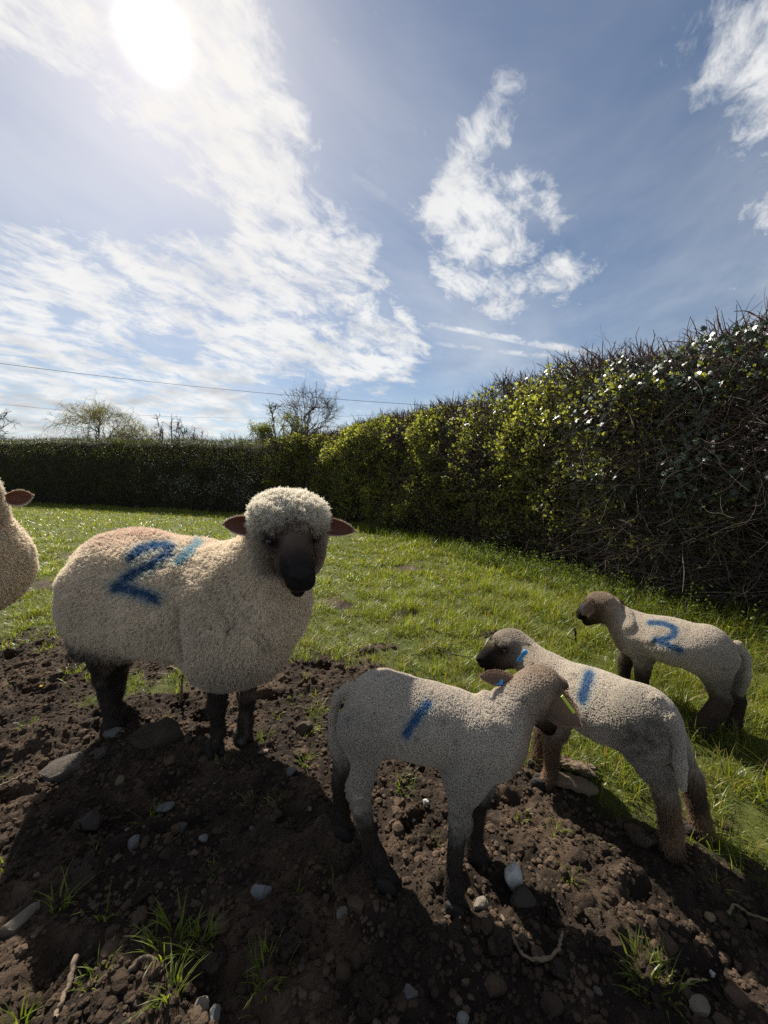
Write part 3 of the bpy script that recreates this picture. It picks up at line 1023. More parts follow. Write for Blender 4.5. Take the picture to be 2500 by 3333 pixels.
def crown_tree(name, label, x, y, parts, col_trunk, col_twig, r_trunk=0.10, twig=0.010, hang=None, leaf=None, cat='tree'):
    """A trunk whose limbs fan into one or more crowns: parts hold (dx, dz centre, rx, rz, limbs, boughs, twigs, sprigs)."""
    t = tag(empty(name, (x, y, 0)), label, cat)
    tubes, fine, fr, tips = [], [], [], []
    for dx, cz, rx, rz, n1, n2, n3, n4 in parts:
        C = np.array([dx, 0.0, cz])
        R_ = np.array([rx, rx * 0.8, rz])
        kk = 9
        base = np.array([dx * 0.35, rng.normal() * 0.1, 0.0])
        top = C + R_ * (0.05 * rng.normal(), 0.05 * rng.normal(), 0.15)
        zz = np.linspace(0, 1, kk)[:, None]
        trunk = base * (1 - zz) + top * zz + np.cumsum(rng.normal(size=(kk, 3)) * 0.05, axis=0) * (1, 1, 0)
        V, F = trunk_tube(trunk, np.linspace(r_trunk, r_trunk * 0.35, kk), 7)
        tubes.append((V, F, np.tile(col_trunk, (len(V), 1))))
        d = unit(rng.normal(size=(n1, 3)) * (1, 0.8, 0.7) + np.array([0, 0, 0.55]))
        end = C + d * R_ * rng.uniform(0.55, 0.95, (n1, 1))
        st, _, _ = pick(trunk[None], n1, 0.45, 1.0)
        mid = (st + end) / 2 + np.array([0, 0, 0.18]) * rz + rng.normal(size=(n1, 3)) * 0.08 * rx
        limbs = bez(st, mid, end, 10)
        limbs[:, 1:-1] += rng.normal(size=limbs[:, 1:-1].shape) * 0.03 * rx
        for q in limbs:
            V, F = trunk_tube(q, np.linspace(r_trunk * 0.42, twig * 0.9, 10), 5)
            tubes.append((V, F, np.tile(col_trunk, (len(V), 1))))
        st, dr, ii = pick(limbs, n2, 0.2, 1.0)
        out = unit((st - C) / R_ + rng.normal(size=(n2, 3)) * 0.55 + np.array([0, 0, 0.25]))
        end = C + out * R_ * rng.uniform(0.80, 1.05, (n2, 1))
        end = st + (end - st) * np.minimum(1, 0.62 * rx / np.maximum(np.linalg.norm(end - st, axis=1, keepdims=True), 1e-6))
        boughs = bez(st, st + dr * np.linalg.norm(end - st, axis=1, keepdims=True) * 0.5, end, 7)
        boughs[:, 1:-1] += rng.normal(size=boughs[:, 1:-1].shape) * 0.02 * rx
        fine.append(boughs)
        fr.append(np.tile(np.linspace(twig * 1.5, twig * 0.7, 7), (n2, 1)))
        st, dr, ii = pick(boughs, n3, 0.15, 1.0)
        d3 = unit(dr * 0.9 + unit((st - C) / R_) * 0.5 + rng.normal(size=(n3, 3)) * 0.45 + np.array([0, 0, 0.25]))
        tw, _ = twig_curves(st, d3, rng.uniform(0.14, 0.34, n3) * rx, np.full(n3, twig), 7, 0.10)
        fine.append(tw)
        fr.append(np.tile(np.linspace(twig * 0.75, twig * 0.42, 7), (n3, 1)))
        st, dr, ii = pick(tw, n4, 0.15, 1.0)
        d4 = unit(dr + rng.normal(size=(n4, 3)) * 0.55 + np.array([0, 0, 0.15]))
        sp, _ = twig_curves(st, d4, rng.uniform(0.07, 0.18, n4) * rx, np.full(n4, twig), 7, 0.10)
        fine.append(sp)
        fr.append(np.tile(np.linspace(twig * 0.5, twig * 0.3, 7), (n4, 1)))
        tips.append(np.concatenate([tw[:, 2:].reshape(-1, 3), sp[:, 2:].reshape(-1, 3)]))
        if hang:
            st, _, _ = pick(np.concatenate([boughs, tw]), hang[0], 0.3, 1.0)
            hp, _ = twig_curves(st, unit((st - C) / R_) * (1, 1, 0.4) + rng.normal(size=st.shape) * 0.4, rng.uniform(0.25, 1.0, hang[0]) * hang[1], np.full(hang[0], twig), 7, 0.16, 0.34)
            fine.append(hp)
            fr.append(np.tile(np.linspace(twig * 0.55, twig * 0.3, 7), (hang[0], 1)))
            tips.append(hp[:, 1:].reshape(-1, 3))
    V, F, Cc = join(tubes)
    link('trunk', mesh_np('trunk', V, F, Cc), mat_bark, t)
    pts, rad = np.concatenate(fine), np.concatenate(fr)
    link('crown', curves_np('crown', pts, rad, np.tile(col_twig, (len(pts), 1)) * rng.uniform(0.7, 1.35, (len(pts), 1))), mat_twig, t)
    if leaf:
        n_l, size, lo, hi, zmax = leaf
        src = np.concatenate(tips)
        src = src[src[:, 2] < zmax + 0.6 * rng.normal(size=len(src))]
        q = src[rng.integers(0, len(src), n_l)] + rng.normal(size=(n_l, 3)) * size * 1.5
        V, F, Cc = leaf_mesh(q, rng.uniform(0.6, 1.3, n_l) * size, 0.7, 0.0, None, 0.4, lo, hi)
        tag(link('leaves', mesh_np('leaves', V, F, Cc, smooth=False), mat_leaf, t), kind='stuff')
    return t


BR = (0.070, 0.056, 0.045)
TWG = (0.13, 0.105, 0.085)
x, y = (-24.629, 34, 4.17)[:2]
crown_tree('willow_tree', 'wispy pale willow just coming into leaf above the far hedge', x, y,
           [(-0.2, 5.3, 3.4, 2.1, 12, 70, 420, 900), (3.2, 4.6, 2.2, 1.2, 7, 36, 200, 400)], (0.11, 0.09, 0.06), (0.22, 0.18, 0.10), 0.11, 0.012, (1000, 1.5), (12000, 0.060, (0.26, 0.25, 0.07), (0.42, 0.38, 0.15), 9.0))
x, y = (-16.483, 30, 3.797)[:2]
crown_tree('bare_tree', 'small leafless tree of a few upright stems between the willow and the tallest tree', x, y,
           [(-0.75, 5.2, 0.75, 1.35, 4, 12, 60, 130), (0.15, 5.4, 0.8, 1.45, 4, 12, 60, 130), (1.0, 5.0, 0.95, 1.25, 4, 14, 60, 130)], BR, TWG, 0.07, 0.012)
x, y = (-14.12, 29, 3.704)[:2]
crown_tree('bare_tree', 'lowest leafless sapling whose twigs barely clear the far hedge', x, y, [(0.1, 4.3, 1.0, 0.95, 5, 14, 60, 120)], BR, TWG, 0.05, 0.013)
x, y = (-5.586, 28, 3.61)[:2]
crown_tree('bare_tree', 'tallest leafless tree with a broad fan of fine branches behind the hedge', x, y, [(0.05, 5.35, 2.7, 2.45, 16, 80, 520, 1500)], (0.10, 0.085, 0.07), TWG, 0.12, 0.010)
x, y = (-7.204, 26, 3.424)[:2]
crown_tree('leafing_tree', 'bushy tree with sparse new green leaves left of the tallest bare tree', x, y,
           [(0.0, 4.6, 1.3, 1.9, 8, 34, 180, 420), (1.1, 4.1, 1.3, 1.2, 6, 26, 140, 300), (-1.1, 4.0, 1.1, 0.9, 5, 18, 90, 200)], BR, (0.10, 0.085, 0.05), 0.08, 0.013, None, (6500, 0.080, (0.15, 0.16, 0.03), (0.24, 0.24, 0.05), 4.9))
x, y = (0.728, 23, 3.144)[:2]
crown_tree('bare_tree', 'rounded leafless tree showing over the hedge where it meets the right hand hedge', x, y, [(-0.1, 4.0, 1.15, 1.35, 10, 40, 220, 480)], (0.09, 0.08, 0.06), (0.12, 0.105, 0.07), 0.08, 0.011)
x, y = (-30.282, 30, 3.797)[:2]
crown_tree('bare_tree', 'leafless tree cut off by the left edge above the far hedge', x, y, [(0.0, 5.1, 1.9, 1.7, 10, 50, 260, 600)], BR, TWG, 0.12, 0.014)
# tall bare shoots standing out of the hedge where it climbs to the right
for (px_, py_, hh_, sd, lab) in ((*(1.434, 12.5, 2.263)[:2], 3.35, 81, 'single spindly shoot standing tall out of the hedge top'),
                                 (*(1.866, 8.9, 1.899)[:2], 2.95, 82, 'clump of bare upright saplings rising above the leafy hedge')):
    n_s = 1 if sd == 81 else 16
    q = np.stack([rng.normal(size=n_s) * (0.02 if n_s == 1 else 0.22), rng.normal(size=n_s) * 0.12, np.full(n_s, 0.0)], -1)
    pts, rad = twig_curves(q, np.array([[0, 0, 1.0]]) + rng.normal(size=(n_s, 3)) * 0.07, hh_ * rng.uniform(0.86, 1.0, n_s), np.full(n_s, 0.010), 8, 0.05)
    sub, subr = [pts], [rad]
    q2 = pts[rng.integers(0, n_s, n_s * 9), rng.integers(5, 8, n_s * 9)]
    p2, r2 = twig_curves(q2, rng.normal(size=q2.shape) * 0.5 + np.array([0, 0, 1.0]), rng.uniform(0.15, 0.4, len(q2)), np.full(len(q2), 0.0045), 8, 0.12)
    t = tag(empty('sapling', (px_, py_, 0)), lab, 'sapling')
    link('stem', curves_np('stem', pts, rad, np.tile(TWG, (len(pts), 1))), mat_twig, t)
    link('crown', curves_np('crown', p2, r2, np.tile(TWG, (len(p2), 1))), mat_twig, t)

# ------------------------------------------------------------------ overhead lines
mat_wire = material('cable', rough=0.6, col=(0.03, 0.03, 0.032))


def cable(name, label, knots, r):
    P_ = np.array(knots, float)
    u = np.concatenate([[0], np.cumsum(np.linalg.norm(np.diff(P_, axis=0), axis=1))])
    co = [np.polyfit(u, P_[:, i], 2) for i in range(3)]
    uu = np.linspace(-9, u[-1] + 14, 60)
    pts = np.stack([np.polyval(c, uu) for c in co], -1)
    V, F = trunk_tube(pts - pts[30], np.full(60, r), 5)
    o = link(name, mesh_np(name, V, F), mat_wire, None, tuple(pts[30]))
    return tag(o, label, 'overhead wire', 'overhead wires')


cable('overhead_wire', 'upper, thicker overhead wire sloping down to the hedge on the right', [(-21.416, 22, 7.578), (-14.377, 23, 6.932), (-6.507, 24, 6.327), (3.868, 25, 5.818)], 0.013)
cable('overhead_wire', 'lower, fainter overhead wire running behind the trees', [(-39.255, 40, 8.925), (-23.701, 40, 7.782), (-12.787, 40, 7.472), (-0.441, 40, 7.875)], 0.011)

# a bird far off
bm = bmesh.new()
for a, b, c in (((0, .18, 0), (.06, -.02, .02), (-.06, -.02, .02)), ((0, .18, 0), (-.06, -.02, .02), (0, 0, -.05)), ((0, .18, 0), (0, 0, -.05), (.06, -.02, .02)),
                ((0, -.25, 0), (-.06, -.02, .02), (.06, -.02, .02)), ((0, -.25, 0), (0, 0, -.05), (-.06, -.02, .02)), ((0, -.25, 0), (.06, -.02, .02), (0, 0, -.05)),
                ((.04, .08, .02), (.42, -.02, .14), (.05, -.07, .02)), ((-.04, .08, .02), (-.05, -.07, .02), (-.42, -.02, .14)),
                ((.42, -.02, .14), (.62, -.14, .06), (.40, -.09, .13)), ((-.42, -.02, .14), (-.40, -.09, .13), (-.62, -.14, .06))):
    bm.faces.new([bm.verts.new(v) for v in (a, b, c)])
me = bpy.data.meshes.new('bird')
bm.to_mesh(me)
bm.free()
bird = link('bird', me, mat_wire, None, (-89.777, 150, 80.227))
bird.rotation_euler = (0, 0.3, 0.9)
tag(bird, 'tiny dark bird flying high against the white cloud', 'bird')

# ------------------------------------------------------------------ animals: one smooth skin per body from blended masses
def sd_cap(p, a, b, ra, rb):
    """Round cone between a and b."""
    a, b = np.asarray(a, float), np.asarray(b, float)
    ba = b - a
    l2 = ba.dot(ba)
    rr = ra - rb
    a2 = l2 - rr * rr
    il2 = 1.0 / l2
    pa = p - a
    y = pa @ ba
    z = y - l2
    v = pa * l2 - y[..., None] * ba
    x2 = np.einsum('...i,...i->...', v, v)
    y2 = y * y * l2
    z2 = z * z * l2
    k = np.sign(rr) * rr * rr * x2
    d = (np.sqrt(x2 * a2 * il2) + y * rr) * il2 - ra
    c1 = np.sign(z) * a2 * z2 > k
    c2 = np.sign(y) * a2 * y2 < k
    d = np.where(c2, np.sqrt(x2 + y2) * il2 - ra, d)
    d = np.where(c1, np.sqrt(x2 + z2) * il2 - rb, d)
    return d


def sd_ell(p, c, r, M=None):
    q = p - np.asarray(c, float)
    if M is not None:
        q = q @ np.asarray(M).T
    r = np.asarray(r, float)
    k0 = np.sqrt(np.einsum('...i,...i->...', q / r, q / r))
    k1 = np.sqrt(np.einsum('...i,...i->...', q / (r * r), q / (r * r)))
    return k0 * (k0 - 1.0) / np.maximum(k1, 1e-9)


class Body:
    def __init__(self):
        self.prims = []

    def cap(self, a, b, ra, rb, k=0.03, reg='wool', cut=False):
        lo = np.minimum(np.array(a) - ra, np.array(b) - rb)
        hi = np.maximum(np.array(a) + ra, np.array(b) + rb)
        self.prims.append((lambda p: sd_cap(p, a, b, ra, rb), lo, hi, k, reg, cut))

    def chain(self, pts, k=0.02, reg='leg'):
        """pts: (point, radius) along a limb."""
        for i, ((a, ra), (b, rb)) in enumerate(zip(pts[:-1], pts[1:])):
            self.cap(a, b, ra, rb, k if i == 0 else min(k, 0.008), reg)

    def ell(self, c, r, M=None, k=0.03, reg='wool', cut=False):
        m = max(r)
        self.prims.append((lambda p: sd_ell(p, c, r, M), np.array(c) - m, np.array(c) + m, k, reg, cut))

    def bounds(self):
        adds = [q for q in self.prims if not q[5]]
        return np.min([q[1] for q in adds], 0), np.max([q[2] for q in adds], 0)

    def sdf_grid(self, h, noise=None):
        lo, hi = self.bounds()
        lo, hi = lo - 4 * h, hi + 4 * h
        n = np.ceil((hi - lo) / h).astype(int) + 1
        ax = [lo[i] + h * np.arange(n[i]) for i in range(3)]
        d = np.full(n, 1.0)
        for f, a, b, k, reg, cut in self.prims:
            m = k + 3 * h
            s0 = np.clip(np.floor((a - m - lo) / h).astype(int), 0, n)
            s1 = np.clip(np.ceil((b + m - lo) / h).astype(int) + 1, 0, n)
            if (s1 <= s0).any():
                continue
            sl = tuple(slice(s0[i], s1[i]) for i in range(3))
            P_ = np.stack(np.meshgrid(ax[0][sl[0]], ax[1][sl[1]], ax[2][sl[2]], indexing='ij'), -1)
            e = f(P_)
            o = d[sl]
            if cut:
                hh = np.maximum(k - np.abs(-e - o), 0) / k
                d[sl] = np.maximum(o, -e) + hh * hh * k * 0.25
            else:
                hh = np.maximum(k - np.abs(e - o), 0) / k
                d[sl] = np.minimum(o, e) - hh * hh * k * 0.25
        if noise is not None:
            idx = np.argwhere(np.abs(d) < 0.05)
            P_ = lo + h * idx
            d[tuple(idx.T)] += noise(P_)
        return d, lo

    def regions(self, V, names, soft):
        out = []
        for nm in names:
            ds = [f(V) for f, a, b, k, reg, cut in self.prims if reg == nm and not cut]
            out.append(np.min(ds, 0) if ds else np.full(len(V), 9.0))
        D_ = np.stack(out, -1)
        w = np.exp(-(D_ - D_.min(-1, keepdims=True)) / soft)
        return w / w.sum(-1, keepdims=True)


def surface_nets(d, lo, h):
    s = d < 0
    n = np.array(d.shape)
    cs = np.zeros(n - 1, dtype=np.int8)
    corner = [(i, j, k) for i in (0, 1) for j in (0, 1) for k in (0, 1)]
    sub = lambda A, c: A[c[0]:n[0] - 1 + c[0], c[1]:n[1] - 1 + c[1], c[2]:n[2] - 1 + c[2]]
    for c in corner:
        cs += sub(s, c)
    act = (cs > 0) & (cs < 8)
    ids = np.full(n - 1, -1, dtype=np.int64)
    cells = np.argwhere(act)
    ids[act] = np.arange(len(cells))
    acc = np.zeros((len(cells), 3))
    cnt = np.zeros(len(cells))
    for a in corner:
        for ax in range(3):
            if a[ax]:
                continue
            b = list(a)
            b[ax] = 1
            ia, ib = cells + a, cells + b
            da, db = d[tuple(ia.T)], d[tuple(ib.T)]
            m = (da < 0) != (db < 0)
            t = np.where(m, da / np.where(m, da - db, 1), 0)
            q = np.tile(np.array(a, float), (len(cells), 1))
            q[:, ax] = t
            acc[m] += q[m]
            cnt += m
    V = lo + h * (cells + acc / cnt[:, None])
    quads = []
    for ax in range(3):
        o1, o2 = (ax + 1) % 3, (ax + 2) % 3
        A = [slice(None)] * 3
        B = [slice(None)] * 3
        A[ax], B[ax] = slice(0, n[ax] - 1), slice(1, n[ax])
        m = s[tuple(A)] != s[tuple(B)]
        e = np.argwhere(m)
        ok = (e[:, o1] > 0) & (e[:, o1] < n[o1] - 1) & (e[:, o2] > 0) & (e[:, o2] < n[o2] - 1)
        e = e[ok]
        inside = s[tuple(e.T)]
        u1, u2 = np.zeros(3, int), np.zeros(3, int)
        u1[o1], u2[o2] = 1, 1
        q = np.stack([ids[tuple((e - u1 - u2).T)], ids[tuple((e - u2).T)], ids[tuple(e.T)], ids[tuple((e - u1).T)]], -1)
        q = np.where(inside[:, None], q, q[:, ::-1])
        quads.append(q)
    return V, np.concatenate(quads)


def tri_normals(V, Q):
    n = np.cross(V[Q[:, 2]] - V[Q[:, 0]], V[Q[:, 3]] - V[Q[:, 1]])
    area = 0.5 * np.linalg.norm(n, axis=1)
    vn = np.zeros_like(V)
    for j in range(4):
        np.add.at(vn, Q[:, j], n)
    return area, unit(vn)


def roots(V, Q, area, vn, n, weight):
    """n random points on the skin, weighted: positions, normals, the quad's first vertex."""
    w = area * weight[Q].mean(1)
    k = rng.choice(len(Q), size=n, p=w / w.sum())
    a, b = rng.random((n, 1)), rng.random((n, 1))
    q = Q[k]
    mixv = lambda A: (A[q[:, 0]] * (1 - a) + A[q[:, 1]] * a) * (1 - b) + (A[q[:, 3]] * (1 - a) + A[q[:, 2]] * a) * b
    return mixv(V), unit(mixv(vn)), q[:, 0]


def locks(P_, N_, length, clump, tight, lay, k=4, wild=0.25, seed=0):
    """Strands that gather into staples: each strand leans to its nearest staple centre."""
    n = len(P_)
    m = max(8, int(n / clump))
    c = rng.choice(n, m, replace=False)
    kd = kdtree.KDTree(m)
    for i, q in enumerate(c):
        kd.insert(P_[q], i)
    kd.balance()
    near = np.array([kd.find(p)[1] for p in P_])
    cd = N_[c] + rng.normal(size=(m, 3)) * wild + lay
    cl = length[c] * rng.uniform(0.75, 1.25, m)
    tip = P_[c][near] + unit(cd)[near] * cl[near][:, None] + rng.normal(size=(n, 3)) * length[:, None] * 0.12
    far_ = np.linalg.norm(P_[c][near] - P_, axis=1) > length * 1.2
    free = P_ + unit(N_ + lay + rng.normal(size=(n, 3)) * wild) * length[:, None]
    tip = np.where(far_[:, None], free, tip * tight + free * (1 - tight))
    pts = np.zeros((n, k, 3))
    for j in range(k):
        t = j / (k - 1)
        straight = P_ + N_ * length[:, None] * t * 0.9
        pts[:, j] = straight * (1 - t) + (P_ + (tip - P_) * t) * t
        if 0 < j:
            pts[:, j] += rng.normal(size=(n, 3)) * length[:, None] * 0.07
    return pts


def paint(P_, N_, strokes, toward, width, ragged=0.35, freq=45.0):
    """0..1 mask of marker strokes sprayed on from one side."""
    t = np.array(toward, float)
    t /= np.linalg.norm(t)
    e1 = np.cross(t, (0, 0, 1.0))
    e1 /= np.linalg.norm(e1)
    e2 = np.cross(e1, t)
    q = np.stack([P_ @ e1, P_ @ e2], -1)
    best = np.full(len(P_), 9.0)
    for st in strokes:
        S = np.array(st, float)
        S = np.stack([S @ e1, S @ e2], -1)
        for a, b in zip(S[:-1], S[1:]):
            v = b - a
            u = np.clip(((q - a) @ v) / max(v @ v, 1e-9), 0, 1)
            best = np.minimum(best, np.linalg.norm(q - a - u[:, None] * v, axis=1))
    best = best + width * ragged * perlin(P_ * freq)
    return np.clip(sstep(width * 1.40, width * 0.42, best) * (0.86 + 0.30 * perlin(P_ * freq * 2.3)), 0, 1) * (N_ @ t > 0.05)


def frame(F_, roll=0.0):
    f = np.array(F_, float)
    f /= np.linalg.norm(f)
    l = np.cross((0, 0, 1.0), f)
    l /= np.linalg.norm(l)
    u = np.cross(f, l)
    c, s = math.cos(roll), math.sin(roll)
    return f, l * c + u * s, u * c - l * s


class Head:
    """Local head axes: f to the nose, l to the animal's left, u up; origin in the skull."""
    def __init__(self, O, F_, roll=0.0, scale=1.0):
        self.O = np.array(O, float)
        self.f, self.l, self.u = frame(F_, roll)
        self.s = scale
        self.M = np.stack([self.f, self.l, self.u])

    def at(self, f, l, u):
        return self.O + self.s * (f * self.f + l * self.l + u * self.u)

    def build(self, B, wool):
        s = self.s
        fs = 1.0 if wool else 0.86

        def A(f, l, u):
            return self.at(f if f < 0.03 else 0.03 + (f - 0.03) * fs, l, u)

        g_ = 1.0 if wool else 1.08
        B.ell(A(0, 0, 0), np.array([0.095, 0.080, 0.083]) * s, self.M, 0.02, 'face')
        B.cap(A(0.03, 0, 0.018), A(0.150, 0, -0.036), 0.064 * s, 0.045 * s * g_, 0.025 * s, 'face')
        B.cap(A(0.150, 0, -0.036), A(0.188, 0, -0.052), 0.045 * s * g_, 0.038 * s * g_, 0.012 * s, 'face')
        for g in (1, -1):
            B.ell(A(0.190, 0.018 * g, -0.056), np.array([0.030, 0.021, 0.030]) * s * g_, self.M, 0.010 * s, 'face')
        B.cap(A(0.00, 0, -0.060), A(0.140, 0, -0.094), 0.052 * s, 0.029 * s * g_, 0.02 * s, 'face')
        B.cap(A(0.140, 0, -0.096), A(0.170, 0, -0.108), 0.027 * s * g_, 0.022 * s * g_, 0.008 * s, 'face')
        for g in (1, -1):
            B.cap(A(0.010, 0.046 * g, -0.035), A(0.075, 0.030 * g, -0.060), 0.046 * s, 0.036 * s, 0.02 * s, 'face')
            B.cap(A(0.030, 0.058 * g, 0.034), A(0.066, 0.052 * g, 0.032), 0.027 * s, 0.022 * s, 0.012 * s, 'face')
            # eye socket, nostril, mouth
            B.cap(A(0.056, 0.085 * g, 0.012), A(0.072, 0.080 * g, 0.008), 0.019 * s, 0.016 * s, 0.008 * s, 'face', cut=True)
            B.cap(A(0.228, 0.010 * g, -0.052), A(0.212, 0.034 * g, -0.036), 0.0095 * s, 0.0075 * s, 0.006 * s, 'face', cut=True)
            B.cap(A(0.216, 0.000, -0.090), A(0.190, 0.034 * g, -0.090), 0.0075 * s, 0.006 * s, 0.005 * s, 'face', cut=True)
            B.cap(A(0.190, 0.034 * g, -0.090), A(0.135, 0.046 * g, -0.076), 0.006 * s, 0.005 * s, 0.005 * s, 'face', cut=True)
        B.cap(A(0.232, 0, -0.058), A(0.214, 0, -0.084), 0.0035 * s, 0.0035 * s, 0.004 * s, 'face', cut=True)
        if wool:
            B.ell(A(-0.035, 0, 0.056), np.array([0.094, 0.110, 0.064]) * s, self.M, 0.03, 'cap')
            B.ell(A(-0.060, 0, -0.02), np.array([0.092, 0.120, 0.108]) * s, self.M, 0.03, 'cheek')
            for g in (1, -1):
                B.ell(A(-0.015, 0.068 * g, -0.058), np.array([0.082, 0.046, 0.086]) * s, self.M, 0.03, 'cheek')
            B.ell(A(-0.02, 0, -0.115), np.array([0.09, 0.066, 0.045]) * s, self.M, 0.03, 'cheek')

    def eyes(self, parent, col):
        for g in (1, -1):
            V, F = ico(3)
            r = 0.0132 * self.s
            c = self.at(0.058, 0.0730 * g, 0.013)
            out = unit((0.35 * self.f + g * 0.93 * self.l)[None])[0]
            side = V @ out
            hor = V @ self.f
            ver = V @ self.u
            C = np.where(side[:, None] > 0.90, np.array(col), np.array([0.015, 0.011, 0.009]))
            C = np.where((side[:, None] > 0.90) & (np.abs(ver)[:, None] < 0.16) & (np.abs(hor - out @ self.f)[:, None] < 0.36), np.array([0.004, 0.004, 0.004]), C)
            link('eye', mesh_np('eye', V * r + c - np.array(parent.location), F, C), mat_eye, parent)


def ear(parent, base, tip, up, width, inner, outer, cup=0.5, bend=0.0, fuzz=600, seed=0, fuzz_col=None, name='ear'):
    """A cupped leaf-shaped ear with thickness; 'up' points out of the hollow side."""
    base, tip = np.array(base, float), np.array(tip, float)
    L = np.linalg.norm(tip - base)
    t = (tip - base) / L
    n = np.array(up, float)
    n -= t * n.dot(t)
    n /= np.linalg.norm(n)
    w = np.cross(t, n)
    nu, nv = 15, 11
    u = np.linspace(0, 1, nu)
    v = np.linspace(-1, 1, nv)
    U, Vv = np.meshgrid(u, v, indexing='ij')
    prof = width * 0.5 * np.sin(np.pi * np.clip(0.20 + 0.80 * U, 0, 1) ** 1.15) ** 0.8 + 0.0015
    curl = cup * (1 - 0.5 * U)
    ang = Vv * curl * 1.35
    rad = prof / np.maximum(curl * 1.35, 0.05)
    X_ = base + U[..., None] * L * t + (rad * np.sin(ang))[..., None] * w + (rad * (1 - np.cos(ang)))[..., None] * n + (bend * L * U ** 2)[..., None] * n
    thick = 0.0022 * (1 - 0.5 * U)[..., None] * (1 - 0.7 * Vv ** 2)[..., None] + 0.0004
    A = X_ + n * thick
    Bk = X_ - n * thick
    V = np.concatenate([A.reshape(-1, 3), Bk.reshape(-1, 3)])
    i = (np.arange(nu - 1)[:, None] * nv + np.arange(nv - 1)[None]).ravel()
    q = np.stack([i, i + 1, i + nv + 1, i + nv], -1)
    m = nu * nv
    edge = []
    ring = [j * nv for j in range(nu)] + [(nu - 1) * nv + j for j in range(1, nv)] + [j * nv + nv - 1 for j in range(nu - 2, -1, -1)]
    for a, b in zip(ring[:-1], ring[1:]):
        edge.append((a, b, b + m, a + m))
    F = np.concatenate([q[:, ::-1], q + m, np.array(edge)])
    rim = (np.abs(Vv) > 0.86) | (U > 0.95)
    vein = 1 + 0.35 * perlin(np.stack([U.ravel() * 2, Vv.ravel() * 4, 0 * U.ravel() + seed], -1))
    Ci = np.where(rim.ravel()[:, None], np.array(outer), np.array(inner) * vein[:, None])
    C = np.concatenate([Ci, np.tile(np.array(outer), (m, 1))])
    loc = np.array(parent.location)
    o = link(name, mesh_np(name, V - loc, F, C), mat_ear, parent)
    # fine hairs on the rim and the back
    k = rng.integers(0, len(ring) - 1, fuzz)
    rk, tt = np.array(ring), rng.random((fuzz, 1))
    XF = X_.reshape(-1, 3)
    pr = XF[rk[k]] * (1 - tt) + XF[rk[k + 1]] * tt + rng.normal(size=(fuzz, 3)) * 0.0008
    ctr = base + t * (((pr - base) @ t)[:, None])
    d = unit(pr - ctr + t * 0.006 + rng.normal(size=(fuzz, 3)) * 0.006)
    kb = rng.integers(0, m, fuzz)
    pr = np.concatenate([pr, Bk.reshape(-1, 3)[kb]])
    d = np.concatenate([d, unit(np.tile(-n * 0.6 + t * 0.9, (fuzz, 1)) + rng.normal(size=(fuzz, 3)) * 0.35)])
    pts, rad_ = twig_curves(pr - loc, d, rng.uniform(0.002, 0.0065, len(pr)) * (width / 0.06), np.full(len(pr), 0.0003), 3, 0.15)
    fc = np.array(fuzz_col if fuzz_col is not None else outer)
    link('fuzz', curves_np('fuzz', pts, rad_, fc * rng.uniform(0.8, 1.4, (len(pr), 1))), mat_hair, o)
    return o, (base, t, n, w, L)


def hoof(parent, x, y, z, az, s, col=(0.018, 0.014, 0.012)):
    """Two tapered claws side by side."""
    Vs, Fs = [], []
    m = 10
    for g in (1, -1):
        prof = [(0.0, 1.0), (0.45, 0.90), (0.85, 0.74), (1.0, 0.5)]
        a = np.linspace(0, 2 * np.pi, m, endpoint=False)
        ring = np.stack([np.cos(a) * 0.030 + 0.006 * (np.cos(a) > 0.5), np.sin(a) * 0.0145, 0 * a], -1)
        off = len(Vs) * 0
        base = sum(len(v) for v in Vs)
        V = []
        for hz, r in prof:
            q = ring * r
            q[:, 2] = hz * 0.040
            q[:, 0] -= hz * 0.012
            q[:, 1] += g * 0.0165
            V.append(q)
        V = np.concatenate(V)
        F = []
        for j in range(len(prof) - 1):
            for i in range(m):
                F.append((j * m + i, j * m + (i + 1) % m, (j + 1) * m + (i + 1) % m, (j + 1) * m + i))
        F = np.array(F) + base
        Fs.append(F)
        Vs.append(V)
        Fs.append(np.array([[base + (len(prof) - 1) * m + i for i in range(m)]]))
        Fs.append(np.array([[base + m - 1 - i for i in range(m)]]))
    V = np.concatenate(Vs) * s
    c, sn = math.cos(az), math.sin(az)
    V = np.stack([V[:, 0] * c - V[:, 1] * sn, V[:, 0] * sn + V[:, 1] * c, V[:, 2]], -1)
    V += np.array([x, y, z]) - np.array(parent.location)
    return link('hoof', mesh_np('hoof', V, Fs, np.tile(col, (len(V), 1))), mat_hoof, parent)


mat_skin = material('short_hair', rough=0.9, attr=True, spec=0.12, bump=('noise', 420.0, 0.0025))
mat_nub = material('lamb_skin', rough=0.95, attr=True, spec=0.08, bump=('voronoi', 240.0, 0.004))
mat_wool = material('wool', rough=0.95, attr=True, spec=0.10, trans=0.42)
mat_hair = material('coarse_hair', rough=0.7, attr=True, spec=0.25, trans=0.25)
mat_ear = material('ear_skin', rough=0.7, attr=True, spec=0.25, trans=0.16, trans_tint=(1.15, 0.85, 0.7))
mat_eye = material('eye', rough=0.08, attr=True, spec=0.6)
mat_hoof = material('hoof_horn', rough=0.75, attr=True, spec=0.3, bump=('noise', 120.0, 0.004))
BLUE = np.array([0.004, 0.105, 0.29])
HALO = np.array([0.05, 0.32, 0.48])
CYAN = np.array([0.02, 0.36, 0.55])

# ------------------------------------------------------------------ the big ewe
def ewe_noise(p):
    return 0.010 * perlin(p * 9.0) + 0.006 * perlin(p * 24.0)


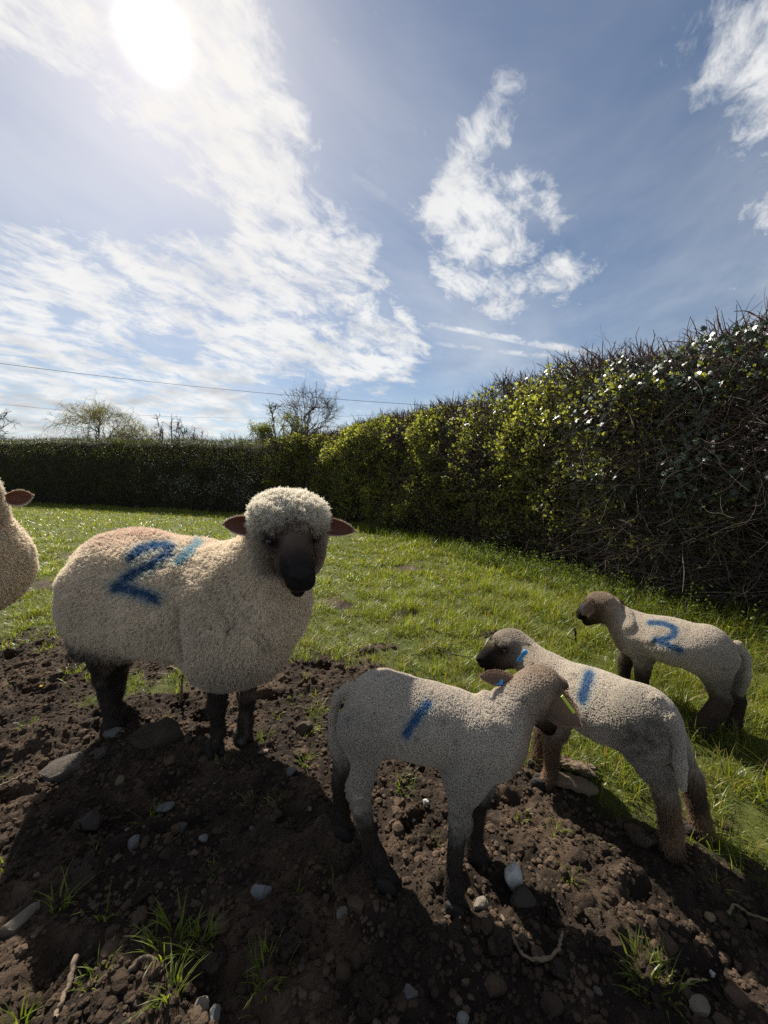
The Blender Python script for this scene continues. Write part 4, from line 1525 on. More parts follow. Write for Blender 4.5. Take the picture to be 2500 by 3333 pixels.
ewe = tag(empty('ewe', (-0.85, 1.50, 0.0)), 'large white ewe with dark face and a blue 2 and stroke on its side', 'sheep')
B = Body()
B.cap((-1.06, 1.60, 0.562), (-0.60, 1.46, 0.535), 0.228, 0.205, 0.06)
B.ell((-1.06, 1.585, 0.515), (0.215, 0.215, 0.225), None, 0.07)
B.ell((-0.82, 1.50, 0.490), (0.29, 0.215, 0.165), None, 0.07)
B.ell((-1.13, 1.545, 0.46), (0.135, 0.135, 0.175), None, 0.06)
B.ell((-0.575, 1.41, 0.475), (0.185, 0.18, 0.200), None, 0.06)
B.ell((-0.475, 1.36, 0.445), (0.140, 0.140, 0.155), None, 0.06)
B.ell((-0.57, 1.345, 0.375), (0.115, 0.095, 0.105), None, 0.05)
B.cap((-0.51, 1.42, 0.59), (-0.385, 1.345, 0.735), 0.178, 0.125, 0.07)
B.ell((-0.385, 1.315, 0.60), (0.118, 0.122, 0.165), None, 0.06)
# legs
HF_N, HF_F = (-0.625, 1.345), (-0.545, 1.415)
HH_N, HH_F = (-1.090, 1.465), (-1.215, 1.640)
B.chain([((-0.60, 1.375, 0.36), 0.055), ((-0.612, 1.36, 0.215), 0.029), ((-0.616, 1.354, 0.17), 0.034), ((-0.617, 1.358, 0.12), 0.0225), ((-0.618, 1.358, 0.075), 0.026), ((-0.620, 1.354, 0.055), 0.021), ((-0.623, 1.350, 0.030), 0.029)], 0.025)
B.chain([((-0.515, 1.45, 0.38), 0.053), ((-0.528, 1.435, 0.215), 0.028), ((-0.532, 1.426, 0.17), 0.033), ((-0.535, 1.428, 0.12), 0.0225), ((-0.538, 1.427, 0.075), 0.026), ((-0.541, 1.423, 0.055), 0.021), ((-0.545, 1.418, 0.030), 0.029)], 0.025)
B.chain([((-1.135, 1.53, 0.42), 0.105), ((-1.145, 1.525, 0.31), 0.064), ((-1.152, 1.525, 0.235), 0.040), ((-1.132, 1.505, 0.14), 0.029), ((-1.105, 1.485, 0.07), 0.026), ((-1.092, 1.470, 0.030), 0.031)], 0.03)
B.chain([((-1.13, 1.68, 0.42), 0.105), ((-1.19, 1.70, 0.24), 0.045), ((-1.205, 1.67, 0.10), 0.028), ((-1.208, 1.645, 0.030), 0.032)], 0.03)
EH = Head((-0.312, 1.262, 0.822), (0.38, -0.86, -0.30), 0.03, 0.97)
EH.build(B, True)
# partings in the fleece at the shoulder and flank: (line, width, depth)
EWE_FOLDS = (([(-0.497, 1.2, 0.672), (-0.455, 1.17, 0.609), (-0.405, 1.16, 0.554), (-0.371, 1.17, 0.503), (-0.36, 1.19, 0.459)], 0.010, 0.022),
             ([(-0.443, 1.18, 0.648), (-0.414, 1.17, 0.602), (-0.384, 1.17, 0.567)], 0.007, 0.014),
             ([(-0.457, 1.16, 0.563), (-0.481, 1.15, 0.536), (-0.489, 1.15, 0.492)], 0.008, 0.018),
             ([(-0.435, 1.15, 0.541), (-0.398, 1.15, 0.512), (-0.373, 1.18, 0.454)], 0.008, 0.018),
             ([(-0.538, 1.2, 0.657), (-0.506, 1.17, 0.602), (-0.479, 1.16, 0.552)], 0.006, 0.012),
             ([(-0.578, 1.2, 0.627), (-0.559, 1.17, 0.577), (-0.535, 1.16, 0.532)], 0.006, 0.010),
             ([(-0.692, 1.25, 0.569), (-0.703, 1.27, 0.471), (-0.712, 1.3, 0.376)], 0.016, 0.030))


def snap(pts, V, N_, eye=(0.0, 0.0, 1.0)):
    """Move points along the line from the eye onto the skin facing it."""
    out = []
    E = np.array(eye)
    for p in np.array(pts, float):
        d = unit((p - E)[None])[0]
        q = V - E
        t = q @ d
        off = np.linalg.norm(q - t[:, None] * d, axis=1)
        ok = np.where((off < 0.012) & ((N_ @ d) < 0))[0]
        if len(ok):
            b = ok[np.argmin(t[ok])]
            out.append(E + d * t[b])
    return np.array(out)


def line_dist(V, pts):
    best = np.full(len(V), 9.0)
    for a, b in zip(pts[:-1], pts[1:]):
        v = b - a
        u = np.clip(((V - a) @ v) / max(v @ v, 1e-9), 0, 1)
        best = np.minimum(best, np.linalg.norm(V - a - u[:, None] * v, axis=1))
    return best


EH_H = 0.0075
d, lo = B.sdf_grid(EH_H, ewe_noise)
EV, EQ = surface_nets(d, lo, EH_H)
earea, evn = tri_normals(EV, EQ)
fold_lines = [(snap(f, EV, evn), w, dp) for f, w, dp in EWE_FOLDS]
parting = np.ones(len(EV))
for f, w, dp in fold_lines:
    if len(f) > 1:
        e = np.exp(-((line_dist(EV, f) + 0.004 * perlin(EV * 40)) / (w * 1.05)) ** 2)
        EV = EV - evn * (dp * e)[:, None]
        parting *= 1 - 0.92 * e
earea, evn = tri_normals(EV, EQ)
REG = ('wool', 'leg', 'face', 'cap', 'cheek')
ereg = B.regions(EV, REG, 0.008)
TWO_EWE = [[(-0.859, 1.3, 0.74), (-0.828, 1.3, 0.767), (-0.777, 1.3, 0.78), (-0.733, 1.3, 0.782), (-0.718, 1.3, 0.772), (-0.73, 1.3, 0.748), (-0.781, 1.3, 0.712), (-0.856, 1.3, 0.68), (-0.894, 1.3, 0.653), (-0.92, 1.3, 0.632), (-0.87, 1.3, 0.623), (-0.784, 1.3, 0.596)]]
BAR_EWE = [[(-0.602, 1.3, 0.798), (-0.641, 1.3, 0.765), (-0.694, 1.3, 0.716)]]
EWE_SIDE = (0.86, -1.27, 0.28)


def ewe_colour(P_, N_, reg):
    big = fbm(P_ * 4.0, 3)
    fine = fbm(P_ * 30.0, 2)
    wool = np.array([0.89, 0.785, 0.63]) * (1 + 0.10 * big + 0.10 * fine)[:, None]
    # grubby belly and hind quarters, reddish raddle on the rump
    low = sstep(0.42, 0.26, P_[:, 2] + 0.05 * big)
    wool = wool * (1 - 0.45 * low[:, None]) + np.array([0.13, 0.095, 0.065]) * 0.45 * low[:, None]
    rump = np.exp(-((P_[:, 0] + 1.02) / 0.26) ** 2) * sstep(0.70, 0.81, P_[:, 2]) + 0.5 * np.exp(-((P_[:, 0] + 0.72) / 0.10) ** 2) * sstep(0.72, 0.79, P_[:, 2])
    rump = np.clip(rump * (0.6 + 0.6 * fine), 0, 1)[:, None]
    wool = wool * (1 - 0.62 * rump) + np.array([0.50, 0.22, 0.17]) * 0.62 * rump
    mucky = (sstep(0.42, 0.32, P_[:, 2]) * sstep(-1.05, -1.14, P_[:, 0]))[:, None]
    wool = wool * (1 - 0.75 * mucky) + np.array([0.07, 0.055, 0.042]) * 0.75 * mucky
    m = paint(P_, N_, TWO_EWE, EWE_SIDE, 0.0145)[:, None]
    halo = paint(P_, N_, TWO_EWE, EWE_SIDE, 0.028)[:, None] * 0.45
    wool = wool * (1 - halo) + HALO * halo
    wool = wool * (1 - 0.94 * m) + BLUE * 0.94 * m
    m2 = (paint(P_, N_, BAR_EWE, EWE_SIDE, 0.016) * (0.75 + 0.25 * np.clip(fine + 0.4, 0, 1)))[:, None]
    wool = wool * (1 - 0.8 * m2) + CYAN * 0.8 * m2
    mot = sstep(0.0, 0.45, fbm(P_ * 14.0, 3))[:, None]
    leg = np.array([0.034, 0.026, 0.021]) * (1 - mot) + np.array([0.135, 0.100, 0.074]) * mot
    q = (P_ - EH.O) @ EH.M.T / EH.s
    dark = sstep(0.060, 0.170, q[:, 0] + 0.012 * fine)
    eye = np.exp(-(((q[:, 0] - 0.058) / 0.030) ** 2 + ((q[:, 2] - 0.018) / 0.026) ** 2)) * (np.abs(q[:, 1]) > 0.03)
    dark = np.clip(dark + 2.2 * eye, 0, 1.35)[:, None]
    face = np.array([0.215, 0.160, 0.117]) * (1 + 0.4 * fine)[:, None] * np.clip(1 - dark, 0, 1) + np.array([0.048, 0.035, 0.028]) * np.where(dark > 1, 1 - 1.6 * (dark - 1), dark)
    tipn = (sstep(0.150, 0.195, q[:, 0] + 0.3 * np.maximum(q[:, 2] * -1 - 0.06, 0)) * 0.75)[:, None]
    face = face * (1 - tipn) + np.array([0.020, 0.016, 0.017]) * tipn
    lip = np.exp(-((q[:, 2] + 0.083) / 0.005) ** 2)[:, None] * sstep(0.14, 0.18, q[:, 0])[:, None] * 0.55
    face = face * (1 - lip) + np.array([0.17, 0.145, 0.135]) * lip
    cap = np.array([0.88, 0.82, 0.70]) * (1 + 0.10 * fine)[:, None]
    front = sstep(-0.005, 0.075, q[:, 0])[:, None]
    cheek = np.array([0.74, 0.65, 0.53]) * (1 - front) + np.array([0.40, 0.325, 0.25]) * front
    return reg[:, 0:1] * wool + reg[:, 1:2] * leg + reg[:, 2:3] * face + reg[:, 3:4] * cap + reg[:, 4:5] * cheek


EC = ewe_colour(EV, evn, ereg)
EC = EC * (0.30 + 0.70 * parting ** 0.7)[:, None]  # shade inside the parting grooves, painted into the skin and strand colour
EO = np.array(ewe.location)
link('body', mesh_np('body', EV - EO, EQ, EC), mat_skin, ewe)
# fleece
wgt = ereg[:, 0] * parting
p, n, vi = roots(EV, EQ, earea, evn, 190000, np.clip(wgt, 0.0, 1) ** 2 + 1e-6)
length = 0.018 + 0.004 * perlin(p * 6)
shag = sstep(0.40, 0.30, p[:, 2]) * sstep(-1.02, -1.12, p[:, 0])
length = length * (1 + 1.6 * shag) * (0.18 + 0.82 * parting[vi])
pts = locks(p, n, length, 9, 0.55, np.array([0.0, 0.0, -0.35]) , 4, 0.34)
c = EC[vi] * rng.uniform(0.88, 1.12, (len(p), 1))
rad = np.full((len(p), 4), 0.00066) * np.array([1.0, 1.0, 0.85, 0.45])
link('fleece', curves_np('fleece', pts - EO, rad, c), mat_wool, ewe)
# curly wool on the poll, falling over the brow, and the cheeks
p, n, vi = roots(EV, EQ, earea, evn, 34000, np.clip(ereg[:, 3], 0, 1) ** 2 + 1e-6)
q = (p - EH.O) @ EH.M.T
brow = sstep(0.0, 0.08, q[:, 0])
left_ = sstep(-0.005, 0.05, q[:, 1]) * sstep(-0.02, 0.05, q[:, 0])
length = 0.028 + 0.004 * brow + 0.012 * perlin(p * 16) + 0.026 * left_ + 0.012 * brow * np.clip(perlin(p * 26), 0, 1)
lay = EH.f[None] * (0.3 + 0.9 * brow[:, None]) + np.array([[0, 0, -0.25]]) - EH.u[None] * (0.5 * brow + 1.1 * left_)[:, None]
tmp_n = unit(n + lay * 0.6)
pts = locks(p, tmp_n, length, 22, 0.72, np.zeros(3), 6, 0.50)
c = EC[vi] * rng.uniform(0.88, 1.12, (len(p), 1))
rad = np.full((len(p), 6), 0.0008) * np.array([1.0, 1.0, 1.0, 0.9, 0.8, 0.5])
link('topknot', curves_np('topknot', pts - EO, rad, c), mat_wool, ewe)
p, n, vi = roots(EV, EQ, earea, evn, 30000, np.clip(ereg[:, 4], 0, 1) ** 2 + 1e-6)
length = 0.017 + 0.006 * perlin(p * 14)
pts = locks(p, n, length, 14, 0.65, np.array([0, 0, -0.45]), 4, 0.4)
link('cheek_wool', curves_np('cheek_wool', pts - EO, np.full((len(p), 4), 0.0008) * np.array([1.0, 1.0, 0.85, 0.45]), EC[vi] * rng.uniform(0.85, 1.15, (len(p), 1))), mat_wool, ewe)
# short hair on the face, longer dirty hair on the legs
p, n, vi = roots(EV, EQ, earea, evn, 26000, np.clip(ereg[:, 2], 0, 1) ** 3 + 1e-6)
pts, rad = twig_curves(p - EO, n * 0.35 - EH.f * 0.2 + np.array([0, 0, -0.6]), np.full(len(p), 0.005), np.full(len(p), 0.0005), 3, 0.1)
link('face_hair', curves_np('face_hair', pts, rad, EC[vi] * rng.uniform(0.8, 1.25, (len(p), 1))), mat_hair, ewe)
p, n, vi = roots(EV, EQ, earea, evn, 16000, np.clip(ereg[:, 1], 0, 1) ** 2 + 1e-6)
pts, rad = twig_curves(p - EO, n * 0.45 + np.array([0, 0, -1.0]), rng.uniform(0.006, 0.014, len(p)), np.full(len(p), 0.0007), 4, 0.14)
link('leg_hair', curves_np('leg_hair', pts, rad, EC[vi] * rng.uniform(0.6, 2.3, (len(p), 1))), mat_hair, ewe)
EH.eyes(ewe, (0.30, 0.22, 0.10))
EAR_IN, EAR_OUT = (0.125, 0.060, 0.046), (0.52, 0.43, 0.34)
e1, ef = ear(ewe, EH.at(-0.035, -0.075, 0.030), (-0.526, 1.25, 0.862), EH.f * 1.0 + EH.u * 0.15, 0.072, EAR_IN, EAR_OUT, 0.75, 0.02, 700, 1)
e2, _ = ear(ewe, EH.at(-0.035, 0.075, 0.030), (-0.101, 1.34, 0.828), EH.f * 1.0 + EH.u * 0.15, 0.066, EAR_IN, EAR_OUT, 0.75, 0.02, 700, 2)
for (hx_, hy_), az in ((HF_N, -0.9), (HF_F, -0.8), (HH_N, -0.5), (HH_F, -0.4)):
    hoof(ewe, hx_, hy_, gz1(hx_, hy_) * 0.5 - 0.005, az, 1.15)
# small pale tag in the right ear, hay at the mouth
mat_plastic = {}


def plastic(name, col):
    if name not in mat_plastic:
        mat_plastic[name] = material(name, rough=0.35, col=col, spec=0.5)
    return mat_plastic[name]


def box_mesh(name, sx_, sy_, sz_, bev=0.0):
    bm = bmesh.new()
    bmesh.ops.create_cube(bm, size=1.0)
    for v in bm.verts:
        v.co.x *= sx_
        v.co.y *= sy_
        v.co.z *= sz_
    if bev:
        bmesh.ops.bevel(bm, geom=bm.edges[:], offset=bev, segments=2, affect='EDGES', profile=0.6)
    me = bpy.data.meshes.new(name)
    bm.to_mesh(me)
    bm.free()
    return me


def place(o, parent, pos, xdir, zdir):
    x_ = Vector(xdir).normalized()
    z_ = Vector(zdir)
    z_ = (z_ - x_ * z_.dot(x_)).normalized()
    y_ = z_.cross(x_)
    M = Matrix((x_, y_, z_)).transposed().to_4x4()
    M.translation = Vector(pos) - Vector(parent.location)
    o.parent = parent
    o.matrix_local = M


bm = bmesh.new()
ringv = [(0.011 * math.cos(a), 0.008 * math.sin(a)) for a in np.linspace(-2.6, 2.6, 14)]
V, F = trunk_tube(np.array([(a, b, 0) for a, b in ringv]), np.full(14, 0.0022), 6)
bm.free()
tagm = link('ear_tag', mesh_np('ear_tag', V, F), plastic('yellow_plastic', (0.55, 0.45, 0.10)))
b_, t_, n_, w_, L_ = ef
place(tagm, ewe, b_ + t_ * 0.012 + n_ * 0.010, tuple(w_), tuple(n_))
hay_p = np.repeat(EH.at(0.165, 0.035, -0.080)[None], 6, 0) + rng.normal(size=(6, 3)) * 0.006
pts, rad = twig_curves(hay_p - EO, np.array([0.55, -0.2, -0.6]) + rng.normal(size=(6, 3)) * 0.55, rng.uniform(0.025, 0.055, 6), np.full(6, 0.0007), 4, 0.2)
link('straw_wisp', curves_np('straw_wisp', pts, rad, np.tile([0.06, 0.05, 0.03], (6, 1))), mat_hair, ewe)

# ------------------------------------------------------------------ the ewe cut by the left edge
ewe2 = tag(empty('ewe', (-2.02, 1.95, 0.0)), 'white ewe cut off by the left edge, one ear and its chest showing', 'sheep')
B = Body()
B.cap((-1.885, 1.74, 0.63), (-2.65, 2.20, 0.60), 0.185, 0.235, 0.07)
B.ell((-1.875, 1.72, 0.60), (0.165, 0.20, 0.190), None, 0.07)
B.ell((-2.66, 2.1, 0.55), (0.26, 0.36, 0.23), None, 0.08)
B.cap((-1.875, 1.68, 0.68), (-1.785, 1.61, 0.87), 0.160, 0.118, 0.07)
B.cap((-1.87, 1.70, 0.60), (-1.80, 1.63, 0.80), 0.170, 0.130, 0.07)
for fx_, fy_, tx_, ty_ in ((-1.98, 1.72, -1.96, 1.70), (-1.90, 1.68, -1.90, 1.68)):
    B.chain([((tx_, ty_, 0.50), 0.075), ((fx_, fy_, 0.25), 0.044), ((fx_, fy_, 0.20), 0.045), ((fx_, fy_, 0.08), 0.033), ((fx_, fy_ - 0.01, 0.035), 0.038)], 0.03)
for fx_, fy_ in ((-2.85, 2.32), (-2.98, 2.14)):
    B.chain([((fx_, fy_, 0.45), 0.12), ((fx_, fy_ + 0.06, 0.26), 0.058), ((fx_, fy_ + 0.01, 0.10), 0.038), ((fx_, fy_, 0.035), 0.04)], 0.03)
EH2 = Head((-1.745, 1.56, 0.925), (0.30, -0.86, -0.42), 0.0, 0.98)
EH2.build(B, True)


def ewe2_noise(p):
    stripe = np.sin((p[:, 0] * 0.9 - p[:, 1] * 1.2) * 95 + 2.5 * perlin(p * 7.0)) * 0.5
    return 0.010 * perlin(p * 9.0) + 0.005 * perlin(p * 24.0) + 0.006 * stripe * sstep(0.9, 0.8, p[:, 2])


d, lo = B.sdf_grid(0.009, ewe2_noise)
V2, Q2 = surface_nets(d, lo, 0.009)
a2, n2 = tri_normals(V2, Q2)
r2 = B.regions(V2, REG, 0.008)
keep = EH
TWO_EWE_, BAR_EWE_ = TWO_EWE, BAR_EWE
EH = EH2
TWO_EWE = BAR_EWE = [[(9, 9, 9), (9, 9, 9.1)]]
C2 = ewe_colour(V2, n2, r2)
EH = keep
O2 = np.array(ewe2.location)
link('body', mesh_np('body', V2 - O2, Q2, C2), mat_skin, ewe2)
vis = sstep(-2.2, -1.9, V2[:, 0]) + 0.05
p, n, vi = roots(V2, Q2, a2, n2, 70000, (np.clip(r2[:, 0] + r2[:, 3] + r2[:, 4], 0, 1) ** 2 + 1e-6) * vis)
pts = locks(p, n, 0.020 + 0.005 * perlin(p * 6) + 0.012 * r2[vi, 3], 10, 0.65, np.array([0, 0, -0.3]), 4, 0.3)
link('fleece', curves_np('fleece', pts - O2, np.full((len(p), 4), 0.0009) * np.array([1.0, 1.0, 0.85, 0.45]), C2[vi] * rng.uniform(0.88, 1.12, (len(p), 1))), mat_wool, ewe2)
EH2.eyes(ewe2, (0.30, 0.22, 0.10))
ear(ewe2, (-1.577, 1.6, 0.931), (-1.519, 1.66, 0.942), EH2.f + EH2.u * 0.1, 0.075, EAR_IN, EAR_OUT, 0.75, 0.02, 500, 3)
ear(ewe2, EH2.at(-0.035, -0.085, 0.045), EH2.at(-0.05, -0.20, 0.03), EH2.f + EH2.u * 0.1, 0.07, EAR_IN, EAR_OUT, 0.75, 0.02, 200, 4)
for hx_, hy_ in ((-1.98, 1.71), (-1.90, 1.67), (-2.85, 2.31), (-2.98, 2.13)):
    hoof(ewe2, hx_, hy_, gz1(hx_, hy_) * 0.5 - 0.005, -1.4, 1.15)

# ------------------------------------------------------------------ lambs
LREG = ('wool', 'leg', 'face')


def build_lamb(root, B, hd, strokes, side, stroke_w, h=0.0046, dirt=0.4, leg_top=0.2, hair_len=0.008, folds=None, seed=0, wool_base=(0.66, 0.585, 0.485), leg_col=(0.045, 0.033, 0.025), leg_warm=(0.115, 0.072, 0.045), warm=0.25, stains=(), head_brown=0.3):
    O = np.array(root.location)

    def nz(p):
        e = 0.003 * perlin(p * 22.0 + seed)
        if folds is not None:
            e = e + folds(p)
        return e

    d, lo = B.sdf_grid(h, nz)
    V, Q = surface_nets(d, lo, h)
    area, vn = tri_normals(V, Q)
    reg = B.regions(V, LREG, 0.010)
    sl = slice(None)

    def colour(P_, N_, r):
        big = fbm(P_ * 6.0 + seed, 3)
        fine = fbm(P_ * 45.0 + seed, 2)
        wool = np.array(wool_base) * (1 + 0.10 * big + 0.12 * fine)[:, None]
        spot = sstep(0.50, 0.62, perlin(P_ * 38.0 + 3 * seed))[:, None] * 0.5
        wool = wool * (1 - spot * 0.5)
        low = (sstep(leg_top + 0.10, leg_top - 0.02, P_[:, 2] + 0.05 * big) * dirt)[:, None]
        wool = wool * (1 - low) + np.array([0.15, 0.115, 0.085]) * low
        for c_, r_, k_ in stains:
            st = (np.exp(-np.sum((P_ - np.array(c_)) ** 2, -1) / r_ ** 2) * k_ * np.clip(0.7 + 1.2 * fine, 0, 1.2))[:, None]
            wool = wool * (1 - st) + np.array([0.085, 0.065, 0.052]) * st
        m = paint(P_, N_, strokes, side, stroke_w, 0.30, 90.0)[:, None]
        halo = paint(P_, N_, strokes, side, stroke_w * 1.8, 0.30, 90.0)[:, None] * 0.26
        wool = wool * (1 - halo) + HALO * halo
        wool = wool * (1 - 0.94 * m) + BLUE * 0.94 * m
        w = np.clip(warm + 0.9 * fbm(P_ * 11.0 + seed, 2), 0, 1)[:, None]
        leg = np.array(leg_col) * (1 - w) + np.array(leg_warm) * w
        up = sstep(leg_top - 0.055, leg_top + 0.055, P_[:, 2] + 0.03 * big + 0.025 * fine)[:, None]
        leg = leg * (1 - up) + (wool * 0.75) * up
        q = (P_ - hd.O) @ hd.M.T / hd.s
        dk = sstep(0.045, 0.15, q[:, 0] - 0.5 * np.maximum(q[:, 2] - 0.03, 0) + 0.02 * fine)
        eye = np.exp(-(((q[:, 0] - 0.060) / 0.035) ** 2 + ((q[:, 2] - 0.010) / 0.032) ** 2)) * (np.abs(q[:, 1]) > 0.03)
        dk = np.clip(dk + eye, 0, 1)[:, None]
        crown = sstep(-0.01, 0.06, q[:, 2] - 0.25 * q[:, 0])[:, None]
        cheekc = np.array([0.135, 0.100, 0.072]) * (1 - crown) + np.array(wool_base) * 0.80 * crown
        face = cheekc * (1 - dk) + np.array([0.022, 0.017, 0.014]) * dk
        back = sstep(-0.03, -0.085, q[:, 0])[:, None]
        face = face * (1 - back) + wool * back
        hb = (head_brown * sstep(-0.16, -0.06, q[:, 0]) * (np.linalg.norm(q, axis=1) < 0.30))[:, None]
        tint_ = np.array([0.62, 0.50, 0.41])
        face = face * (1 - hb + hb * tint_)
        wool = wool * (1 - hb + hb * tint_)
        return r[:, 0:1] * wool + r[:, 1:2] * leg + r[:, 2:3] * face

    C = colour(V, vn, reg)
    link('body', mesh_np('body', V - O, Q, C * 0.92), mat_nub, root)
    # tight nubs of lamb's wool: short fat curls
    q = (V - hd.O) @ hd.M.T / hd.s
    crown = reg[:, 2] * sstep(-0.02, 0.05, q[:, 2] - 0.45 * q[:, 0])
    w = np.clip(reg[:, 0] + crown + reg[:, 1] * sstep(leg_top, leg_top + 0.05, V[:, 2]), 0, 1) ** 2
    w = w + 1e-6
    keepv = np.where(rng.random(len(V)) < np.clip(w * 0.95, 0, 1))[0]
    keepv = np.concatenate([keepv, keepv, keepv, keepv[rng.random(len(keepv)) < 0.5]])
    n_n = len(keepv)
    n = vn[keepv]
    tang = unit(np.cross(n, rng.normal(size=n.shape)))
    p = V[keepv] + tang * (rng.random((n_n, 1)) * h * 0.75)
    k = 4
    curl = unit(np.cross(n, rng.normal(size=n.shape)))
    L = rng.uniform(0.0026, 0.0046, n_n)[:, None]
    pts = np.stack([p - n * 0.001, p + n * L * 0.65 + curl * L * 0.10, p + n * L * 0.95 + curl * L * 0.40, p + n * L * 0.75 + curl * L * 0.70], 1)
    rad = np.full((n_n, k), 0.00108) * np.array([0.6, 1.0, 1.0, 0.55]) * rng.uniform(0.7, 1.2, (n_n, 1))
    link('fleece', curves_np('fleece', pts - O, rad, colour(p, n, reg[keepv]) * rng.uniform(0.92, 1.08, (n_n, 1))), mat_wool, root)
    # coarse hair on the lower legs, short hair on the face
    w = np.clip(reg[:, 1], 0, 1) ** 2 * sstep(leg_top + 0.04, leg_top - 0.03, V[:, 2]) + 1e-6
    p, n, vi = roots(V, Q, area, vn, 15000, w)
    pts, rad = twig_curves(p - O, n * 0.55 + np.array([0, 0, -1.0]) + rng.normal(size=n.shape) * 0.15, rng.uniform(0.5, 1.3, len(p)) * hair_len, np.full(len(p), 0.00055), 4, 0.16)
    link('leg_hair', curves_np('leg_hair', pts, rad, C[vi] * rng.uniform(0.6, 1.9, (len(p), 1))), mat_hair, root)
    w = np.clip(reg[:, 2] - crown, 0, 1) ** 2 + 1e-6
    p, n, vi = roots(V, Q, area, vn, 9000, w)
    pts, rad = twig_curves(p - O, n * 0.3 - hd.f * 0.8 - hd.u * 0.2, np.full(len(p), 0.0038), np.full(len(p), 0.0004), 3, 0.1)
    link('face_hair', curves_np('face_hair', pts, rad, C[vi] * rng.uniform(0.8, 1.25, (len(p), 1))), mat_hair, root)
    hd.eyes(root, (0.10, 0.07, 0.04))


LEAR_IN, LEAR_OUT = (0.150, 0.085, 0.068), (0.150, 0.098, 0.066)


def tail(B, pts):
    B.chain(pts, 0.015, 'wool')


# front lamb, standing side on, its head turned away
lamb = tag(empty('lamb', (0.10, 0.94, 0.0)), 'lamb standing side on in the mud, head turned away, a blue stroke on its flank', 'lamb', 'young lambs')
B = Body()
B.cap((-0.005, 1.00, 0.398), (0.225, 0.955, 0.347), 0.086, 0.086, 0.03)
B.ell((0.11, 0.968, 0.360), (0.135, 0.086, 0.080), None, 0.04)
B.ell((-0.018, 0.985, 0.372), (0.078, 0.084, 0.098), None, 0.03)
B.ell((0.245, 0.938, 0.332), (0.088, 0.080, 0.090), None, 0.03)
B.ell((0.285, 0.940, 0.340), (0.075, 0.072, 0.078), None, 0.03)
B.cap((0.290, 0.963, 0.362), (0.385, 0.990, 0.428), 0.066, 0.052, 0.04)
# near fore, far fore, near hind, far hind
B.chain([((0.201, 0.895, 0.28), 0.056), ((0.194, 0.885, 0.248), 0.037), ((0.184, 0.873, 0.225), 0.025), ((0.184, 0.863, 0.186), 0.0265), ((0.176, 0.857, 0.154), 0.0195), ((0.168, 0.845, 0.084), 0.0175), ((0.167, 0.838, 0.048), 0.021), ((0.164, 0.835, 0.024), 0.018), ((0.167, 0.832, 0.009), 0.022)], 0.018)
B.chain([((0.267, 0.985, 0.225), 0.050), ((0.254, 0.975, 0.163), 0.031), ((0.248, 0.97, 0.105), 0.023), ((0.242, 0.958, 0.046), 0.021), ((0.244, 0.95, 0.01), 0.025)], 0.018)
B.chain([((-0.056, 0.945, 0.366), 0.062), ((-0.047, 0.935, 0.306), 0.037), ((-0.055, 0.93, 0.247), 0.027), ((-0.065, 0.93, 0.21), 0.031), ((-0.057, 0.922, 0.162), 0.022), ((-0.037, 0.908, 0.1), 0.0185), ((-0.017, 0.897, 0.056), 0.021), ((-0.005, 0.892, 0.033), 0.018), ((0.009, 0.884, 0.01), 0.022)], 0.018)
B.chain([((-0.097, 1.045, 0.28), 0.060), ((-0.111, 1.06, 0.199), 0.036), ((-0.124, 1.06, 0.123), 0.028), ((-0.126, 1.05, 0.055), 0.022), ((-0.119, 1.032, 0.015), 0.025)], 0.018)
tail(B, [((-0.092, 1.0, 0.444), 0.012), ((-0.126, 1.01, 0.412), 0.0095), ((-0.14, 1.005, 0.361), 0.008), ((-0.136, 1.0, 0.309), 0.007), ((-0.122, 0.995, 0.281), 0.005)])
LH1 = Head((0.425, 1.005, 0.432), (0.55, 0.62, -0.55), -0.15, 0.74)
LH1.build(B, False)
folds1 = lambda p: 0.004 * np.sin(((p[:, 0] - 0.30) * 0.85 + (p[:, 2] - 0.4) * 0.7) * 150 + 2 * perlin(p * 20)) * np.exp(-((p[:, 0] - 0.275) / 0.035) ** 2) * sstep(0.36, 0.40, p[:, 2])
build_lamb(lamb, B, LH1, [[(0.103, 0.86, 0.483), (0.079, 0.86, 0.454), (0.052, 0.86, 0.409)]], (-0.09, -0.83, 0.56), 0.0110, dirt=0.35, leg_top=0.185, hair_len=0.005, folds=folds1, seed=1, head_brown=0.75, wool_base=(0.64, 0.565, 0.470), leg_col=(0.035, 0.026, 0.021), leg_warm=(0.075, 0.052, 0.040), warm=0.15)
o, ef = ear(lamb, (0.41, 0.962, 0.451), (0.483, 0.905, 0.402), (0.45, 0.80, -0.45), 0.078, LEAR_IN, LEAR_OUT, 0.55, -0.10, 700, 5, (0.36, 0.235, 0.16))
b_, t_, n_, w_, L_ = ef
tg = link('ear_tag', box_mesh('ear_tag', 0.048, 0.0022, 0.008, 0.0008), plastic('lime_plastic', (0.55, 0.62, 0.03)))
place(tg, lamb, np.array((0.453, 0.905, 0.454)), tuple(np.array((0.464, 0.9, 0.437)) - np.array((0.437, 0.91, 0.475))), (0.0, 0.4, 1.0))
o, ef = ear(lamb, (0.351, 1.0, 0.467), (0.258, 0.985, 0.484), (0.2, 0.8, -0.5), 0.038, LEAR_IN, LEAR_OUT, 0.55, 0.06, 700, 6, (0.36, 0.235, 0.16))
tg = link('ear_tag', box_mesh('ear_tag', 0.028, 0.0025, 0.014, 0.001), plastic('blue_plastic', (0.03, 0.30, 0.62)))
place(tg, lamb, np.array((0.305, 0.99, 0.465)), (1, 0, -0.02), (0.1, 0.35, 1.0))
